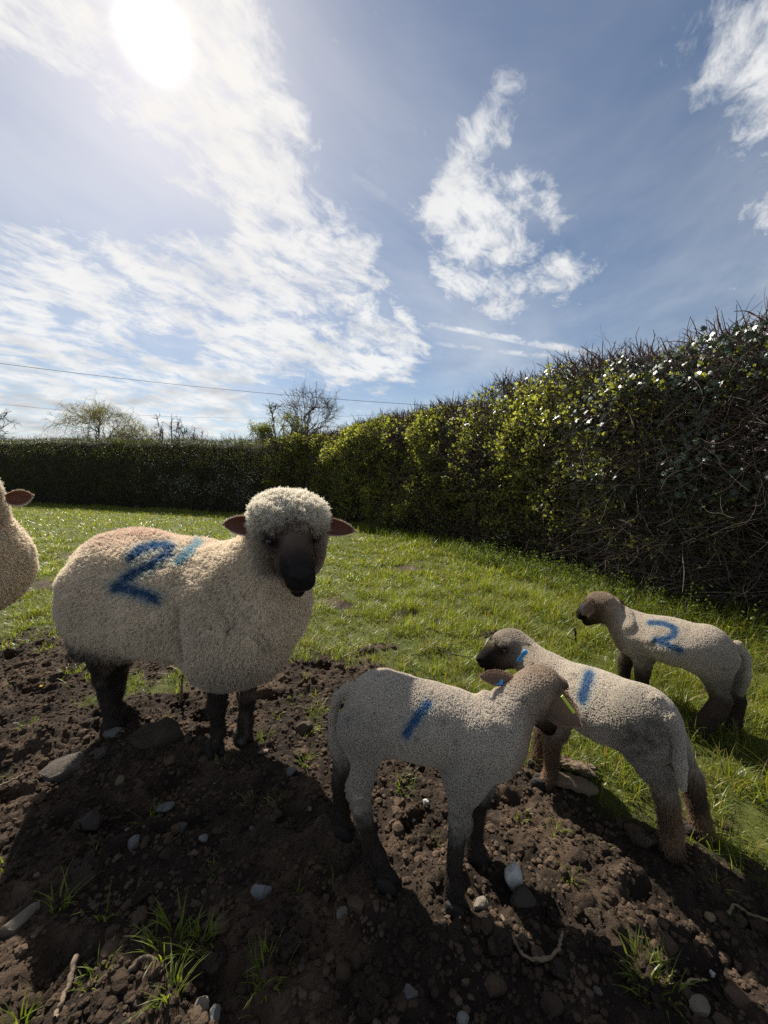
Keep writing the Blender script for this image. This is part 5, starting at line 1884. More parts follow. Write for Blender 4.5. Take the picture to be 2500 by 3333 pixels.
for x_, y_, az in ((0.172, 0.822, -0.4), (0.255, 0.945, -0.3), (0.012, 0.878, -0.3), (-0.112, 1.025, -0.3)):
    hoof(lamb, x_, y_, gz1(x_, y_) * 0.5 - 0.004, az, 0.85)

# middle lamb, turned to the left, reaching forward
lamb2 = tag(empty('lamb', (0.66, 1.10, 0.0)), 'lamb facing left with blue ear tag, blue stroke and shaggy brown hind legs', 'lamb', 'young lambs')
B = Body()
B.cap((0.705, 1.010, 0.352), (0.580, 1.235, 0.312), 0.086, 0.082, 0.03)
B.ell((0.640, 1.12, 0.328), (0.095, 0.140, 0.080), None, 0.04)
B.ell((0.708, 0.998, 0.335), (0.078, 0.082, 0.086), None, 0.03)
B.ell((0.573, 1.245, 0.298), (0.074, 0.082, 0.082), None, 0.03)
B.cap((0.565, 1.275, 0.330), (0.515, 1.375, 0.370), 0.068, 0.052, 0.05)
B.chain([((0.591, 1.225, 0.232), 0.046), ((0.575, 1.212, 0.184), 0.033), ((0.556, 1.206, 0.15), 0.025), ((0.555, 1.2, 0.093), 0.0195), ((0.551, 1.198, 0.041), 0.0195), ((0.534, 1.196, 0.01), 0.024)], 0.018)
B.chain([((0.601, 1.305, 0.181), 0.046), ((0.565, 1.297, 0.112), 0.026), ((0.552, 1.29, 0.06), 0.020), ((0.542, 1.286, 0.02), 0.024)], 0.018)
B.chain([((0.683, 0.985, 0.373), 0.070), ((0.679, 0.98, 0.321), 0.050), ((0.684, 0.974, 0.278), 0.034), ((0.704, 0.964, 0.239), 0.026), ((0.731, 0.955, 0.217), 0.029), ((0.747, 0.952, 0.165), 0.025), ((0.764, 0.952, 0.092), 0.024), ((0.772, 0.953, 0.028), 0.023), ((0.774, 0.955, 0.008), 0.025)], 0.018)
B.chain([((0.795, 1.05, 0.277), 0.058), ((0.843, 1.045, 0.213), 0.034), ((0.879, 1.036, 0.162), 0.026), ((0.892, 1.03, 0.097), 0.024), ((0.901, 1.02, 0.045), 0.022), ((0.901, 1.014, 0.01), 0.025)], 0.018)
tail(B, [((0.698, 0.945, 0.444), 0.013), ((0.713, 0.915, 0.414), 0.012), ((0.726, 0.9, 0.364), 0.0105), ((0.729, 0.893, 0.305), 0.009), ((0.737, 0.893, 0.248), 0.006)])
LH2 = Head((0.478, 1.395, 0.388), (-0.95, 0.02, -0.20), 0.05, 0.68)
LH2.build(B, False)
build_lamb(lamb2, B, LH2, [[(0.586, 1.05, 0.455), (0.577, 1.05, 0.424), (0.568, 1.05, 0.378)]], (-0.55, -1.05, 0.58), 0.0125, dirt=0.5, leg_top=0.185, hair_len=0.012, stains=(((0.668, 0.93, 0.363), 0.055, 0.75), ((0.665, 0.95, 0.303), 0.05, 0.6)), seed=2, warm=0.6, leg_warm=(0.22, 0.135, 0.080))
o, ef = ear(lamb2, LH2.at(-0.050, 0.078, 0.030), (0.514, 1.292, 0.344), (0.50, 0.85, -0.15), 0.056, LEAR_IN, (0.19, 0.135, 0.10), 0.55, -0.05, 600, 7, (0.17, 0.12, 0.09))
tg = link('ear_tag', box_mesh('ear_tag', 0.046, 0.013, 0.0024, 0.0009), plastic('blue_plastic', (0.03, 0.30, 0.62)))
tpos = np.array((0.478, 1.288, 0.396))
tx_ = np.array((0.495, 1.3, 0.411)) - np.array((0.466, 1.3, 0.369))
place(tg, lamb2, tpos, tuple(tx_), (-0.75, -1.0, 0.30))
stud = link('stud', mesh_np('stud', ICO2[0] * (0.009, 0.009, 0.003), ICO2[1]), plastic('blue_plastic', (0.03, 0.30, 0.62)), tg, (0.019, 0, 0.001))
# the number printed along the tag
fc = bpy.data.curves.new('tag_print', 'FONT')
fc.body = 'UK 01143'
fc.size = 0.0085
fc.align_x = 'CENTER'
fc.align_y = 'CENTER'
tmp = bpy.data.objects.new('tag_print', fc)
COL.objects.link(tmp)
bpy.context.view_layer.update()
me = bpy.data.meshes.new_from_object(tmp.evaluated_get(bpy.context.evaluated_depsgraph_get()))
bpy.data.objects.remove(tmp)
tp = link('tag_print', me, plastic('tag_ink', (0.01, 0.015, 0.03)), tg, (-0.004, 0, 0.0017))
ear(lamb2, LH2.at(-0.045, -0.062, 0.030), LH2.at(-0.07, -0.155, -0.02), (-0.8, 0.3, 0.1), 0.050, LEAR_IN, (0.15, 0.105, 0.075), 0.55, -0.05, 200, 8)
for x_, y_, az in ((0.512, 1.197, 2.4), (0.532, 1.287, 2.4), (0.770, 0.962, 2.3), (0.884, 1.024, 2.3)):
    hoof(lamb2, x_, y_, gz1(x_, y_) * 0.5 - 0.004, az, 0.80)

# far lamb on the grass by the hedge
lamb3 = tag(empty('lamb', (1.22, 1.56, 0.0)), 'lamb on the grass by the hedge with a blue 2 on its side', 'lamb', 'young lambs')
B = Body()
B.cap((1.270, 1.480, 0.342), (1.145, 1.680, 0.318), 0.086, 0.082, 0.03)
B.ell((1.210, 1.575, 0.330), (0.098, 0.140, 0.080), None, 0.04)
B.ell((1.275, 1.472, 0.325), (0.080, 0.082, 0.092), None, 0.03)
B.ell((1.130, 1.690, 0.300), (0.072, 0.080, 0.088), None, 0.03)
B.cap((1.125, 1.715, 0.335), (1.060, 1.775, 0.395), 0.064, 0.050, 0.05)
B.chain([((1.154, 1.645, 0.266), 0.050), ((1.144, 1.642, 0.212), 0.037), ((1.145, 1.642, 0.155), 0.028), ((1.15, 1.645, 0.083), 0.022), ((1.147, 1.645, 0.023), 0.025)], 0.018)
B.chain([((1.167, 1.77, 0.241), 0.046), ((1.155, 1.775, 0.148), 0.030), ((1.149, 1.775, 0.094), 0.024), ((1.156, 1.775, 0.01), 0.024)], 0.018)
B.chain([((1.286, 1.45, 0.316), 0.070), ((1.286, 1.44, 0.253), 0.047), ((1.29, 1.43, 0.205), 0.034), ((1.308, 1.425, 0.163), 0.030), ((1.279, 1.42, 0.112), 0.034), ((1.241, 1.42, 0.069), 0.032), ((1.219, 1.43, 0.02), 0.030)], 0.018)
B.chain([((1.38, 1.5, 0.254), 0.060), ((1.403, 1.485, 0.178), 0.034), ((1.412, 1.472, 0.128), 0.027), ((1.397, 1.462, 0.064), 0.024), ((1.386, 1.454, 0.016), 0.026)], 0.018)
tail(B, [((1.357, 1.43, 0.377), 0.012), ((1.379, 1.41, 0.329), 0.0095), ((1.376, 1.4, 0.268), 0.0085), ((1.356, 1.4, 0.195), 0.006)])
LH3 = Head((1.040, 1.790, 0.415), (-0.48, 0.80, -0.34), 0.05, 0.70)
LH3.build(B, False)
folds3 = lambda p: 0.005 * np.sin(((p[:, 0] - 1.09) * 0.75 + (p[:, 2] - 0.37) * -0.55) * 180 + 1.5 * perlin(p * 18)) * np.exp(-((p[:, 0] - 1.095) / 0.032) ** 2) * sstep(0.31, 0.35, p[:, 2])
build_lamb(lamb3, B, LH3, [[(1.069, 1.5, 0.437), (1.121, 1.5, 0.433), (1.167, 1.5, 0.413), (1.168, 1.5, 0.387), (1.137, 1.5, 0.367), (1.093, 1.5, 0.364)], [(1.093, 1.5, 0.364), (1.138, 1.5, 0.346), (1.191, 1.5, 0.327)]], (-1.1, -1.5, 0.62), 0.0110, dirt=0.5, leg_top=0.19, hair_len=0.006, folds=folds3, seed=3, head_brown=0.8, warm=0.15, leg_warm=(0.085, 0.055, 0.038), wool_base=(0.64, 0.56, 0.46))
o, ef = ear(lamb3, (0.96, 1.74, 0.447), (0.912, 1.72, 0.393), (0.45, 0.85, 0.0), 0.054, LEAR_IN, (0.16, 0.10, 0.07), 0.55, -0.05, 500, 9, (0.2, 0.13, 0.09))
tg = link('ear_tag', box_mesh('ear_tag', 0.030, 0.003, 0.008, 0.0008), plastic('blue_plastic', (0.03, 0.30, 0.62)))
place(tg, lamb3, np.array((0.905, 1.725, 0.429)), tuple(np.array((0.917, 1.73, 0.447)) - np.array((0.901, 1.73, 0.407))), (-0.4, -0.8, 0.3))
ear(lamb3, (1.105, 1.84, 0.435), (1.191, 1.84, 0.366), (0.5, 0.5, 0.2), 0.050, LEAR_IN, (0.12, 0.08, 0.06), 0.55, -0.05, 500, 10, (0.14, 0.10, 0.07))
for x_, y_, az in ((1.118, 1.642, 2.4), (1.073, 1.772, 2.4), (1.225, 1.43, 2.5), (1.366, 1.453, 2.3)):
    hoof(lamb3, x_, y_, gz1(x_, y_) * 0.5 - 0.004, az, 0.80)

# ------------------------------------------------------------------ stones, clods, boards and sticks on the soil
mat_stone = material('flint_and_chalk', rough=0.8, attr=True, spec=0.3, bump=('noise', 90.0, 0.004), vary=(60.0, 0.28))
mat_wood = material('weathered_wood', rough=0.85, attr=True, spec=0.2, bump=('noise', 60.0, 0.004), vary=(30.0, 0.35))
mat_clod = material('baked_mud', rough=0.95, attr=True, spec=0.15, bump=('noise', 60.0, 0.010), bump2=('noise', 240.0, 0.004), vary=(45.0, 0.4))
_seed = [100]


def stone(xy, size, col, label, squash=(1.0, 0.75, 0.6), az=0.0, tilt=0.0, rough=0.22, sink=0.25, mat=None, name='stone', cat='stone', group=None, sub=2):
    _seed[0] += 1
    V, F = lump(_seed[0], max(sub, 3) if sub > 1 else 1, rough * 1.35, 1.0)
    # knock a few flat facets off it
    r = np.random.default_rng(_seed[0])
    for _ in range(9):
        d = unit(r.normal(size=(1, 3)))[0]
        e = V @ d
        cutd = 0.62 + 0.20 * r.random()
        V = V - np.clip(e - cutd, 0, None)[:, None] * d
    V = V * np.array(squash)
    c, s = math.cos(tilt), math.sin(tilt)
    V = np.stack([V[:, 0] * c - V[:, 2] * s, V[:, 1], V[:, 0] * s + V[:, 2] * c], -1)
    c, s = math.cos(az), math.sin(az)
    V = np.stack([V[:, 0] * c - V[:, 1] * s, V[:, 0] * s + V[:, 1] * c, V[:, 2]], -1) * size
    k = fbm(V / size * 1.5 + _seed[0], 3)
    C = np.array(col) * (1 + 0.25 * k)[:, None] * (0.42 if mat is None and max(col) < 0.5 else 0.8)
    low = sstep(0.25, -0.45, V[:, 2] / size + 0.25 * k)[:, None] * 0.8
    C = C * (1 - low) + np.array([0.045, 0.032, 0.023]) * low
    z = gz1(*xy) - V[:, 2].min() - size * sink * (V[:, 2].max() - V[:, 2].min()) / size
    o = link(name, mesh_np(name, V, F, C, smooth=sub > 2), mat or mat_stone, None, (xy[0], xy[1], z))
    return tag(o, label, cat, group)


PALE, TAN, GREY = (0.42, 0.40, 0.36), (0.36, 0.28, 0.19), (0.24, 0.23, 0.22)
stone((0.319, 0.88), 0.036, (0.56, 0.55, 0.52), 'large whitish stone standing on end in sunlit mud before the lambs', (0.72, 0.62, 1.05), 0.3, 0.25, 0.16, 0.14, sub=3)
stone((0.33, 0.841), 0.030, (0.10, 0.08, 0.06), 'brown earthy lump against the foot of the large whitish stone', (1, 0.9, 0.8), 0.3)
stone((-0.828, 0.794), 0.036, (0.36, 0.29, 0.22), 'long tan stone at the far left edge of the bare soil', (1.1, 0.6, 0.5), 0.9, 0.2)
stone((-0.685, 1.133), 0.026, (0.30, 0.30, 0.29), 'flat grey stone lying in the ewe shadow', (1.2, 0.75, 0.42), 0.2)
stone((-0.881, 1.209), 0.023, TAN, 'upright tan stone in the dark ewe shadow behind the flat grey stone', (0.75, 0.6, 1.0), 0.4)
stone((-0.861, 1.061), 0.036, (0.11, 0.09, 0.075), 'dark squarish block of stone in the deepest part of the ewe shadow', (0.9, 0.8, 0.8), 0.2)
stone((-0.677, 0.966), 0.022, GREY, 'grey egg shaped pebble left of centre in the ewe shadow', (0.8, 0.7, 0.9), 0.7)
stone((-0.505, 0.999), 0.015, (0.40, 0.39, 0.37), 'small angular pale grey stone in the middle of the ewe shadow', (0.9, 0.7, 0.9), 0.1)
stone((-0.511, 0.952), 0.016, (0.26, 0.17, 0.13), 'reddish flat stone below the small angular pale one', (1.1, 0.7, 0.5), 0.5)
stone((-0.585, 1.042), 0.021, (0.20, 0.18, 0.17), 'long dull grey stone standing in the ewe shadow', (0.6, 0.6, 1.2), 0.5)
stone((-0.296, 0.85), 0.023, (0.36, 0.36, 0.35), 'blocky pale grey stone between two front tufts', (1.1, 0.7, 0.75), -0.1)
stone((-0.098, 0.809), 0.016, (0.34, 0.30, 0.25), 'chipped pale stone lying left of the nearest lamb front foot', (1.0, 0.7, 0.7), 0.9)
stone((-0.348, 0.654), 0.022, (0.44, 0.37, 0.28), 'creamy pointed stone at the front edge, left one of a touching pair', (0.7, 0.6, 1.0), 0.6)
stone((-0.325, 0.65), 0.019, (0.38, 0.36, 0.33), 'greyish stone at the front edge, right one of a touching pair', (0.9, 0.7, 0.8), 0.3)
stone((0.129, 1.11), 0.012, (0.50, 0.48, 0.44), 'bright little pebble between the hind and fore legs of the front lamb', (0.9, 0.8, 0.8))
stone((0.09, 1.084), 0.008, (0.50, 0.50, 0.48), 'tiny white pebble under the belly of the front lamb', (0.8, 0.7, 1.0))
stone((0.025, 1.047), 0.016, (0.34, 0.22, 0.18), 'pinkish shard of stone beside the hind foot of the front lamb', (1.0, 0.4, 0.6), 0.8)
stone((0.226, 0.828), 0.021, (0.40, 0.34, 0.25), 'pale cracked chunk right of the front lamb fore foot', (0.9, 0.7, 0.7), 0.2)
stone((0.049, 0.663), 0.019, GREY, 'dull grey stone near the bottom edge in the front lamb shadow', (1, 0.8, 0.7))
stone((0.146, 0.637), 0.014, (0.42, 0.41, 0.38), 'pale stone cut by the bottom edge of the soil', (1, 0.8, 0.8))
stone((0.682, 0.72), 0.0085, (0.66, 0.66, 0.64), 'shiny white pebble on the sunlit soil at lower right', (0.8, 0.7, 0.9))
stone((0.744, 0.802), 0.014, (0.44, 0.34, 0.19), 'yellowish stone at the edge of the middle lamb shadow', (1.1, 0.7, 0.6), 0.4)
stone((0.598, 0.648), 0.020, (0.36, 0.30, 0.22), 'tan crumbly stone at the lower right edge', (1.1, 0.8, 0.5), 0.3)
stone((-0.442, 1.332), 0.017, (0.40, 0.30, 0.25), 'pinkish flat stone on lit soil right of the ewe front feet', (1.2, 0.7, 0.45), 0.1)
stone((-0.544, 1.389), 0.022, (0.20, 0.18, 0.16), 'grey brown stone touching the ewe far front hoof', (0.9, 0.8, 0.9), 0.2)
stone((-0.319, 1.236), 0.023, (0.24, 0.23, 0.23), 'bluish grey stone where the ewe shadow ends near the front lamb', (0.9, 0.8, 0.8), 0.4)
stone((-0.319, 1.461), 0.034, (0.14, 0.095, 0.065), 'rounded brown stone in the sunlit soil behind the front lamb', (1.1, 0.8, 0.8), 0.2, sub=3)
stone((-1.467, 1.605), 0.024, (0.16, 0.10, 0.07), 'reddish stone on the ridge left of the ewe hind foot', (0.8, 0.6, 1.0), 0.4)
PEBBLES = (
    ((-0.684, 1.021), 'small grey pebble touching the grey egg shaped one'),
    ((-0.727, 1.013), 'small tan pebble left of the grey egg shaped one'),
    ((-0.38, 1.031), 'small grey pebble alone in the right part of the ewe shadow'),
    ((-0.556, 1.189), 'small dull pebble below the ewe near front hoof'),
    ((-0.225, 1.095), 'small brown pebble behind the front lamb hind hooves'),
    ((-0.056, 0.702), 'small dull pebble in shade below the chipped pale stone'),
    ((-0.007, 0.764), 'small brown pebble below the front lamb hind hoof'),
    ((0.417, 0.674), 'small tan pebble left of the bright tuft at lower right'),
    ((0.415, 0.788), 'small grey pebble above the bent root'),
    ((0.577, 0.825), 'small brown pebble under the brown crusted clod'),
    ((0.437, 1.14), 'small pebble in soil under the front lamb chest'),
    ((-0.518, 0.753), 'small pebble left of the twin dark tufts'),
    ((-0.877, 0.895), 'small tan pebble in shade near the left edge'),
    ((-0.172, 0.665), 'small dull pebble near the bottom edge left of centre'),
)
for k, (xy, lab) in enumerate(PEBBLES):
    stone(xy, 0.006 + 0.007 * (k * 7 % 5) / 4, (TAN, GREY, (0.2, 0.15, 0.11), (0.26, 0.22, 0.18))[k % 4], lab, (0.9, 0.75, 0.65), k * 1.3, 0, 0.25, 0.35, group='small pebbles in the soil', sub=1)
EARTH = (0.070, 0.050, 0.036)
for xy, size, lab, sq in (
        ((0.701, 0.972), 0.048, 'broad pale crusted clod beside the brown hind foot of the middle lamb', (1.2, 0.9, 0.55)),
        ((-0.577, 0.848), 0.036, 'big rounded clod in the shade behind the dark twin tufts', (1.0, 0.9, 0.9)),
        ((-0.746, 0.891), 0.062, 'large smooth slab of shaded mud left of the dark twin tufts', (1.3, 0.9, 0.45)),
        ((-0.347, 0.719), 0.040, 'round dark clod right of the dark twin tufts', (1.0, 0.9, 0.85)),
        ((-0.23, 0.794), 0.044, 'knobbly clod in the shade above the dark front right tuft', (1.0, 0.9, 0.9)),
        ((-0.206, 0.742), 0.042, 'knobbly clod just right of the dark front right tuft', (0.9, 0.9, 0.95)),
        ((0.155, 0.773), 0.040, 'upright dark clod below the front lamb fore foot', (0.8, 0.8, 1.1)),
        ((0.259, 0.753), 0.046, 'long dark clod beside the bent root', (0.7, 1.1, 0.9)),
        ((0.465, 0.742), 0.030, 'brown clod left of the bright tuft at lower right', (1.0, 0.9, 0.9)),
        ((0.353, 0.704), 0.028, 'dark round clod under the bent root', (1.0, 0.9, 0.9)),
        ((0.487, 0.806), 0.036, 'sunlit yellowish clod between the bent root and the middle lamb', (1.1, 0.9, 0.6)),
        ((0.396, 0.825), 0.030, 'jagged clod with a dark hollow right of the large whitish stone', (1.2, 0.8, 0.8)),
        ((-0.023, 0.648), 0.042, 'large clod cut by the bottom edge', (1.0, 0.9, 0.95)),
        ((-3.543, 3.655), 0.10, 'dark heap of churned mud behind the ewe rump by the left edge', (1.5, 0.9, 0.55)),
        ((-0.737, 1.461), 0.0, '', (1, 1, 1))):
    if size:
        stone(xy, size * 0.68, EARTH if 'pale' not in lab and 'sunlit' not in lab else (0.12, 0.088, 0.062), lab, sq, 0.4 + size * 30, 0.1, 0.75, 0.42, mat_clod, 'clod', 'clod of earth', 'clods of earth', sub=4)  # paler earth for the pale crust; on the sunlit clod it paints in sunlight


def slab(poly, thick, loc, name, label, cat, col, tilt=(0, 0), mat=None, rough=0.01):
    """A broken flat piece with an uneven outline, top and underside."""
    P_ = np.array(poly, float)
    n = len(P_)
    rings = []
    for f, z in ((1.0, -thick), (1.02, 0.0), (0.93, thick * 0.55), (0.55, thick * 0.75), (0.2, thick * 0.7)):
        q = P_ * f
        zz = z + rough * perlin(p3(q[:, 0], q[:, 1], z * 9) * 14) + q[:, 0] * tilt[0] + q[:, 1] * tilt[1]
        rings.append(np.stack([q[:, 0], q[:, 1], zz], -1))
    V = np.concatenate(rings + [np.array([[0, 0, thick * 0.72]])])
    F = []
    for j in range(4):
        for i in range(n):
            F.append((j * n + i, j * n + (i + 1) % n, (j + 1) * n + (i + 1) % n, (j + 1) * n + i))
    tri = [(4 * n + i, 4 * n + (i + 1) % n, 5 * n) for i in range(n)]
    k = fbm(V * 25, 3)
    o = link(name, mesh_np(name, V, [np.array(F), np.array(tri)], np.array(col) * (1 + 0.4 * k)[:, None], smooth=False), mat or mat_clod, None, loc)
    return tag(o, label, cat)


def wob(rx, ry, n, seed, amt=0.18, az=0.0):
    r = np.random.default_rng(seed)
    a = np.linspace(0, 2 * np.pi, n, endpoint=False)
    k = 1 + amt * r.normal(size=n)
    x, y = np.cos(a) * rx * k, np.sin(a) * ry * k
    return np.stack([x * math.cos(az) - y * math.sin(az), x * math.sin(az) + y * math.cos(az)], -1)


x_, y_ = (-1.104, 1.286)
slab(wob(0.085, 0.050, 14, 6, 0.16, 0.5), 0.014, (x_, y_, gz1(x_, y_) + 0.02), 'mud_slab', 'flat pale grey slab of dried mud at the lower end of the ridge', 'slab of mud', (0.125, 0.105, 0.088), (0.05, 0.12), rough=0.012)
x_, y_ = (-1.061, 1.433)
slab(wob(0.042, 0.020, 9, 7, 0.12, 0.1), 0.008, (x_, y_, gz1(x_, y_) + 0.012), 'slate', 'small flat grey slate at the ewe hind hoof', 'flat stone', (0.13, 0.12, 0.11), (0, 0.25), mat_stone, rough=0.002)
x_, y_ = (-0.875, 1.424)
slab(wob(0.095, 0.060, 13, 8, 0.16, 0.2), 0.026, (x_, y_, gz1(x_, y_) + 0.015), 'mud_slab', 'smooth brown slab of mud between the hind and front legs of the ewe', 'slab of mud', (0.085, 0.062, 0.046), (0, 0.15), rough=0.012)


def board(a, b, width, thick, arch, label, lift=0.02):
    """A weathered, slightly arched board lying from a to b (x, y), half buried."""
    a, b = np.array(a), np.array(b)
    d = b - a
    L = np.hypot(*d)
    t = d / L
    s = np.array([-t[1], t[0]])
    nu, nv = 12, 7
    V = []
    rr = np.random.default_rng(int(L * 1e4))
    for side in (1, 0):
        for i in range(nu):
            for j in range(nv):
                u, v = i / (nu - 1), j / (nv - 1) * 2 - 1
                ragged = 0.012 * rr.normal() if i in (0, nu - 1) else 0
                q = a + t * (u * L + ragged) + s * v * width * 0.5 * (1 + 0.05 * rr.normal())
                z = lift + arch * (1 - v * v) + (0 if side else -thick) + 0.002 * rr.normal()
                V.append((q[0], q[1], z + gz1(*(a + t * u * L)) * 0.4))
    V = np.array(V)
    F = []
    m = nu * nv
    for i in range(nu - 1):
        for j in range(nv - 1):
            k = i * nv + j
            F.append((k, k + nv, k + nv + 1, k + 1))
            F.append((m + k, m + k + 1, m + k + nv + 1, m + k + nv))
    ring = [j for j in range(nv)] + [i * nv + nv - 1 for i in range(1, nu)] + [(nu - 1) * nv + j for j in range(nv - 2, -1, -1)] + [i * nv for i in range(nu - 2, -1, -1)]
    for p_, q_ in zip(ring[:-1], ring[1:]):
        F.append((p_, q_, m + q_, m + p_))
    o_ = np.array([*(a + d / 2), 0.0])
    grain = perlin(np.stack([(V[:, :2] - a) @ t * 6, (V[:, :2] - a) @ s * 90, 0 * V[:, 0]], -1))
    o = link('board', mesh_np('board', V - o_, np.array(F), np.array([0.155, 0.112, 0.078]) * (1 + 0.35 * grain)[:, None], smooth=False), mat_wood, None, tuple(o_))
    return tag(o, label, 'board', 'broken boards in the mud')


board((0.6, 1.301), (0.714, 1.229), 0.050, 0.014, 0.010, 'upper of two muddy broken boards right of the middle lamb front foot', 0.022)
board((0.567, 1.202), (0.669, 1.155), 0.052, 0.014, 0.016, 'lower, arched broken board nearest the middle lamb front foot', 0.026)


def stick(pts, r0, r1, label, col=(0.10, 0.075, 0.05), name='stick', cat='stick', bend=True):
    P_ = np.array(pts, float)
    u = np.linspace(0, 1, len(P_))
    uu = np.linspace(0, 1, max(10, len(P_) * 5))
    q = np.stack([np.interp(uu, u, P_[:, i]) for i in range(3)], -1)
    for _ in range(3):
        q[1:-1] = q[1:-1] * 0.5 + (q[:-2] + q[2:]) * 0.25
    q += rng.normal(size=q.shape) * r0 * 0.25
    V, F = trunk_tube(q, np.linspace(r0, r1, len(q)) * (1 + 0.15 * rng.normal(size=len(q))), 7)
    o = link(name, mesh_np(name, V - q[0], F, np.tile(col, (len(V), 1)) * rng.uniform(0.75, 1.3, (len(V), 1))), mat_wood, None, tuple(q[0]))
    return tag(o, label, cat)


def on(xy, h=0.006):
    return (xy[0], xy[1], gz1(*xy) + h)


stick([on((-0.639, 0.721), 0.012), on((-0.625, 0.683), 0.010), on((-0.614, 0.648), 0.008), on((-0.606, 0.629))], 0.0055, 0.004, 'straight pale stick lying in lit soil at lower left', (0.17, 0.125, 0.09))
stick([on((-0.51, 0.697)), on((-0.492, 0.711), 0.016), on((-0.469, 0.705), 0.012), on((-0.444, 0.692))], 0.004, 0.0028, 'curled root by the front tuft left of centre', (0.11, 0.08, 0.06), 'root', 'root')
stick([on((0.267, 0.794), 0.014), on((0.279, 0.75), 0.012), on((0.297, 0.721), 0.014), on((0.342, 0.716), 0.016), on((0.37, 0.732), 0.028), on((0.382, 0.75), 0.034)], 0.0045, 0.003, 'bent root looping over the soil right of the front lamb shadow', (0.16, 0.115, 0.075), 'root', 'root')
stick([on((0.788, 0.806)), on((0.811, 0.817), 0.02), on((0.855, 0.822), 0.022), on((0.91, 0.82), 0.02)], 0.0035, 0.0028, 'curved pale stalk lying at the right edge', (0.15, 0.12, 0.07), 'stalk', 'plant stalk')
stick([on((0.603, 0.708)), on((0.637, 0.712), 0.01), on((0.667, 0.714), 0.008)], 0.0025, 0.002, 'short straw beside the bright tuft at lower right', (0.32, 0.26, 0.14), 'straw', 'straw')
x_, y_ = (1.173, 2.264)
stick([(x_, y_, 0.0), (x_ - 0.008, y_, 0.05), (x_ - 0.016, y_, 0.115)], 0.007, 0.005, 'short dark stump of a stick poking from the grass before the far lamb', (0.03, 0.022, 0.018))
x_, y_ = (-0.924, 1.676)
stick([(x_, y_, 0.0), (x_ + 0.004, y_, 0.06), (x_ + 0.010, y_, 0.125)], 0.006, 0.005, 'pale stick standing upright in the mud under the ewe belly', (0.17, 0.13, 0.08))
stick([on((0.299, 2.234), 0.03), on((0.315, 2.09), 0.05), on((0.367, 2.011), 0.06), on((0.479, 1.99), 0.05)], 0.0035, 0.0025, 'dark arched bramble stem in the grass behind the front lamb', (0.035, 0.025, 0.02), 'bramble_stem', 'bramble')
stick([on((2.057, 5.59), 0.0), (1.69, 4.55, 0.35), (1.62, 4.60, 0.62)], 0.006, 0.004, 'bare brown sucker stem leaning out at the foot of the right hedge', (0.06, 0.045, 0.035), 'sucker_stem', 'stem')
stick([on((-1.245, 1.17), 0.01), on((-1.214, 1.179), 0.012), on((-1.207, 1.209), 0.016)], 0.004, 0.003, 'forked pale twig on lit soil by the left edge', (0.2, 0.15, 0.10), 'twig', 'twig')


# ------------------------------------------------------------------ tufts of grass standing in the soil
def tuft(xy, n, h, spread, label, group=None, lo=None, hi=None, w=0.0042, lean=(0.2, 1.1), name='grass_tuft', segs=4):
    m = n
    a, r = rng.uniform(0, 6.283, m), spread * np.sqrt(rng.random(m)) * 0.6
    x, y = np.cos(a) * r, np.sin(a) * r
    az = a + rng.normal(size=m) * 0.7
    z0 = gz1(*xy)
    V, F, C = blades(x, y, ground_z(x + xy[0], y + xy[1]) - z0 - 0.004, 0.85 * h * (0.35 + 0.75 * rng.random(m)), w * rng.uniform(0.7, 1.25, m), rng.uniform(*lean, m), az, segs,
                     G_LO if lo is None else np.array(lo), G_HI if hi is None else np.array(hi))
    o = link(name, mesh_np(name, V, F, C, smooth=False), mat_grass, None, (xy[0], xy[1], z0))
    return tag(o, label, 'tuft of grass', group)


tuft((-0.456, 0.756), 70, 0.078, 0.085, 'left one of the twin dark tufts in the shaded soil at front left')
tuft((-0.399, 0.753), 48, 0.070, 0.055, 'right one of the twin dark tufts in the shaded soil at front left')
tuft((-0.234, 0.692), 46, 0.075, 0.075, 'sprawling dark tuft in the shade near the bottom edge left of centre')
tuft((-0.583, 0.704), 40, 0.045, 0.055, 'low sunlit tuft beside the straight pale stick')
tuft((-0.413, 0.664), 26, 0.085, 0.035, 'upright bright tuft beside the curled root at the front')
tuft((0.535, 0.697), 80, 0.078, 0.085, 'dense bright tuft standing alone on the lit soil at lower right')
tuft((0.491, 1.021), 26, 0.050, 0.035, 'small bright tuft between the front lamb and the middle lamb hind feet')
tuft((0.071, 1.189), 34, 0.050, 0.060, 'yellowish spiky tuft seen between the legs of the front lamb')
tuft((0.466, 0.887), 24, 0.045, 0.035, 'leafy little tuft right of the large whitish stone')
tuft((-0.681, 0.639), 16, 0.085, 0.030, 'few broad blades at the lower left corner')
tuft((-0.761, 0.822), 16, 0.100, 0.035, 'sparse long blades in the shade at left')
tuft((-0.637, 0.8), 9, 0.110, 0.020, 'single slim spray of upright blades in the shaded soil')
tuft((-0.719, 1.095), 16, 0.070, 0.050, 'thin dark sprig above the flat grey stone')
tuft((-0.401, 1.117), 20, 0.050, 0.060, 'spreading sprig near the end of the ewe shadow, left of two')
tuft((-0.326, 1.106), 16, 0.055, 0.045, 'spreading sprig near the end of the ewe shadow, right of two')
tuft((-0.573, 1.286), 12, 0.045, 0.040, 'wispy sprig in shade just before the ewe front hooves')
tuft((-0.462, 1.406), 30, 0.055, 0.050, 'yellow green tuft right of the ewe front hooves')
tuft((-0.276, 1.286), 36, 0.060, 0.045, 'bright tuft on lit soil between ewe and front lamb tail')
tuft((-1.46, 1.5), 34, 0.040, 0.060, 'low tuft on the mud ridge near the left edge')
tuft((-1.599, 1.896), 46, 0.065, 0.075, 'broad bright tuft left of the ewe hind leg')
tuft((-1.999, 2.2), 52, 0.060, 0.090, 'bright tuft on mud below the edge cut ewe')
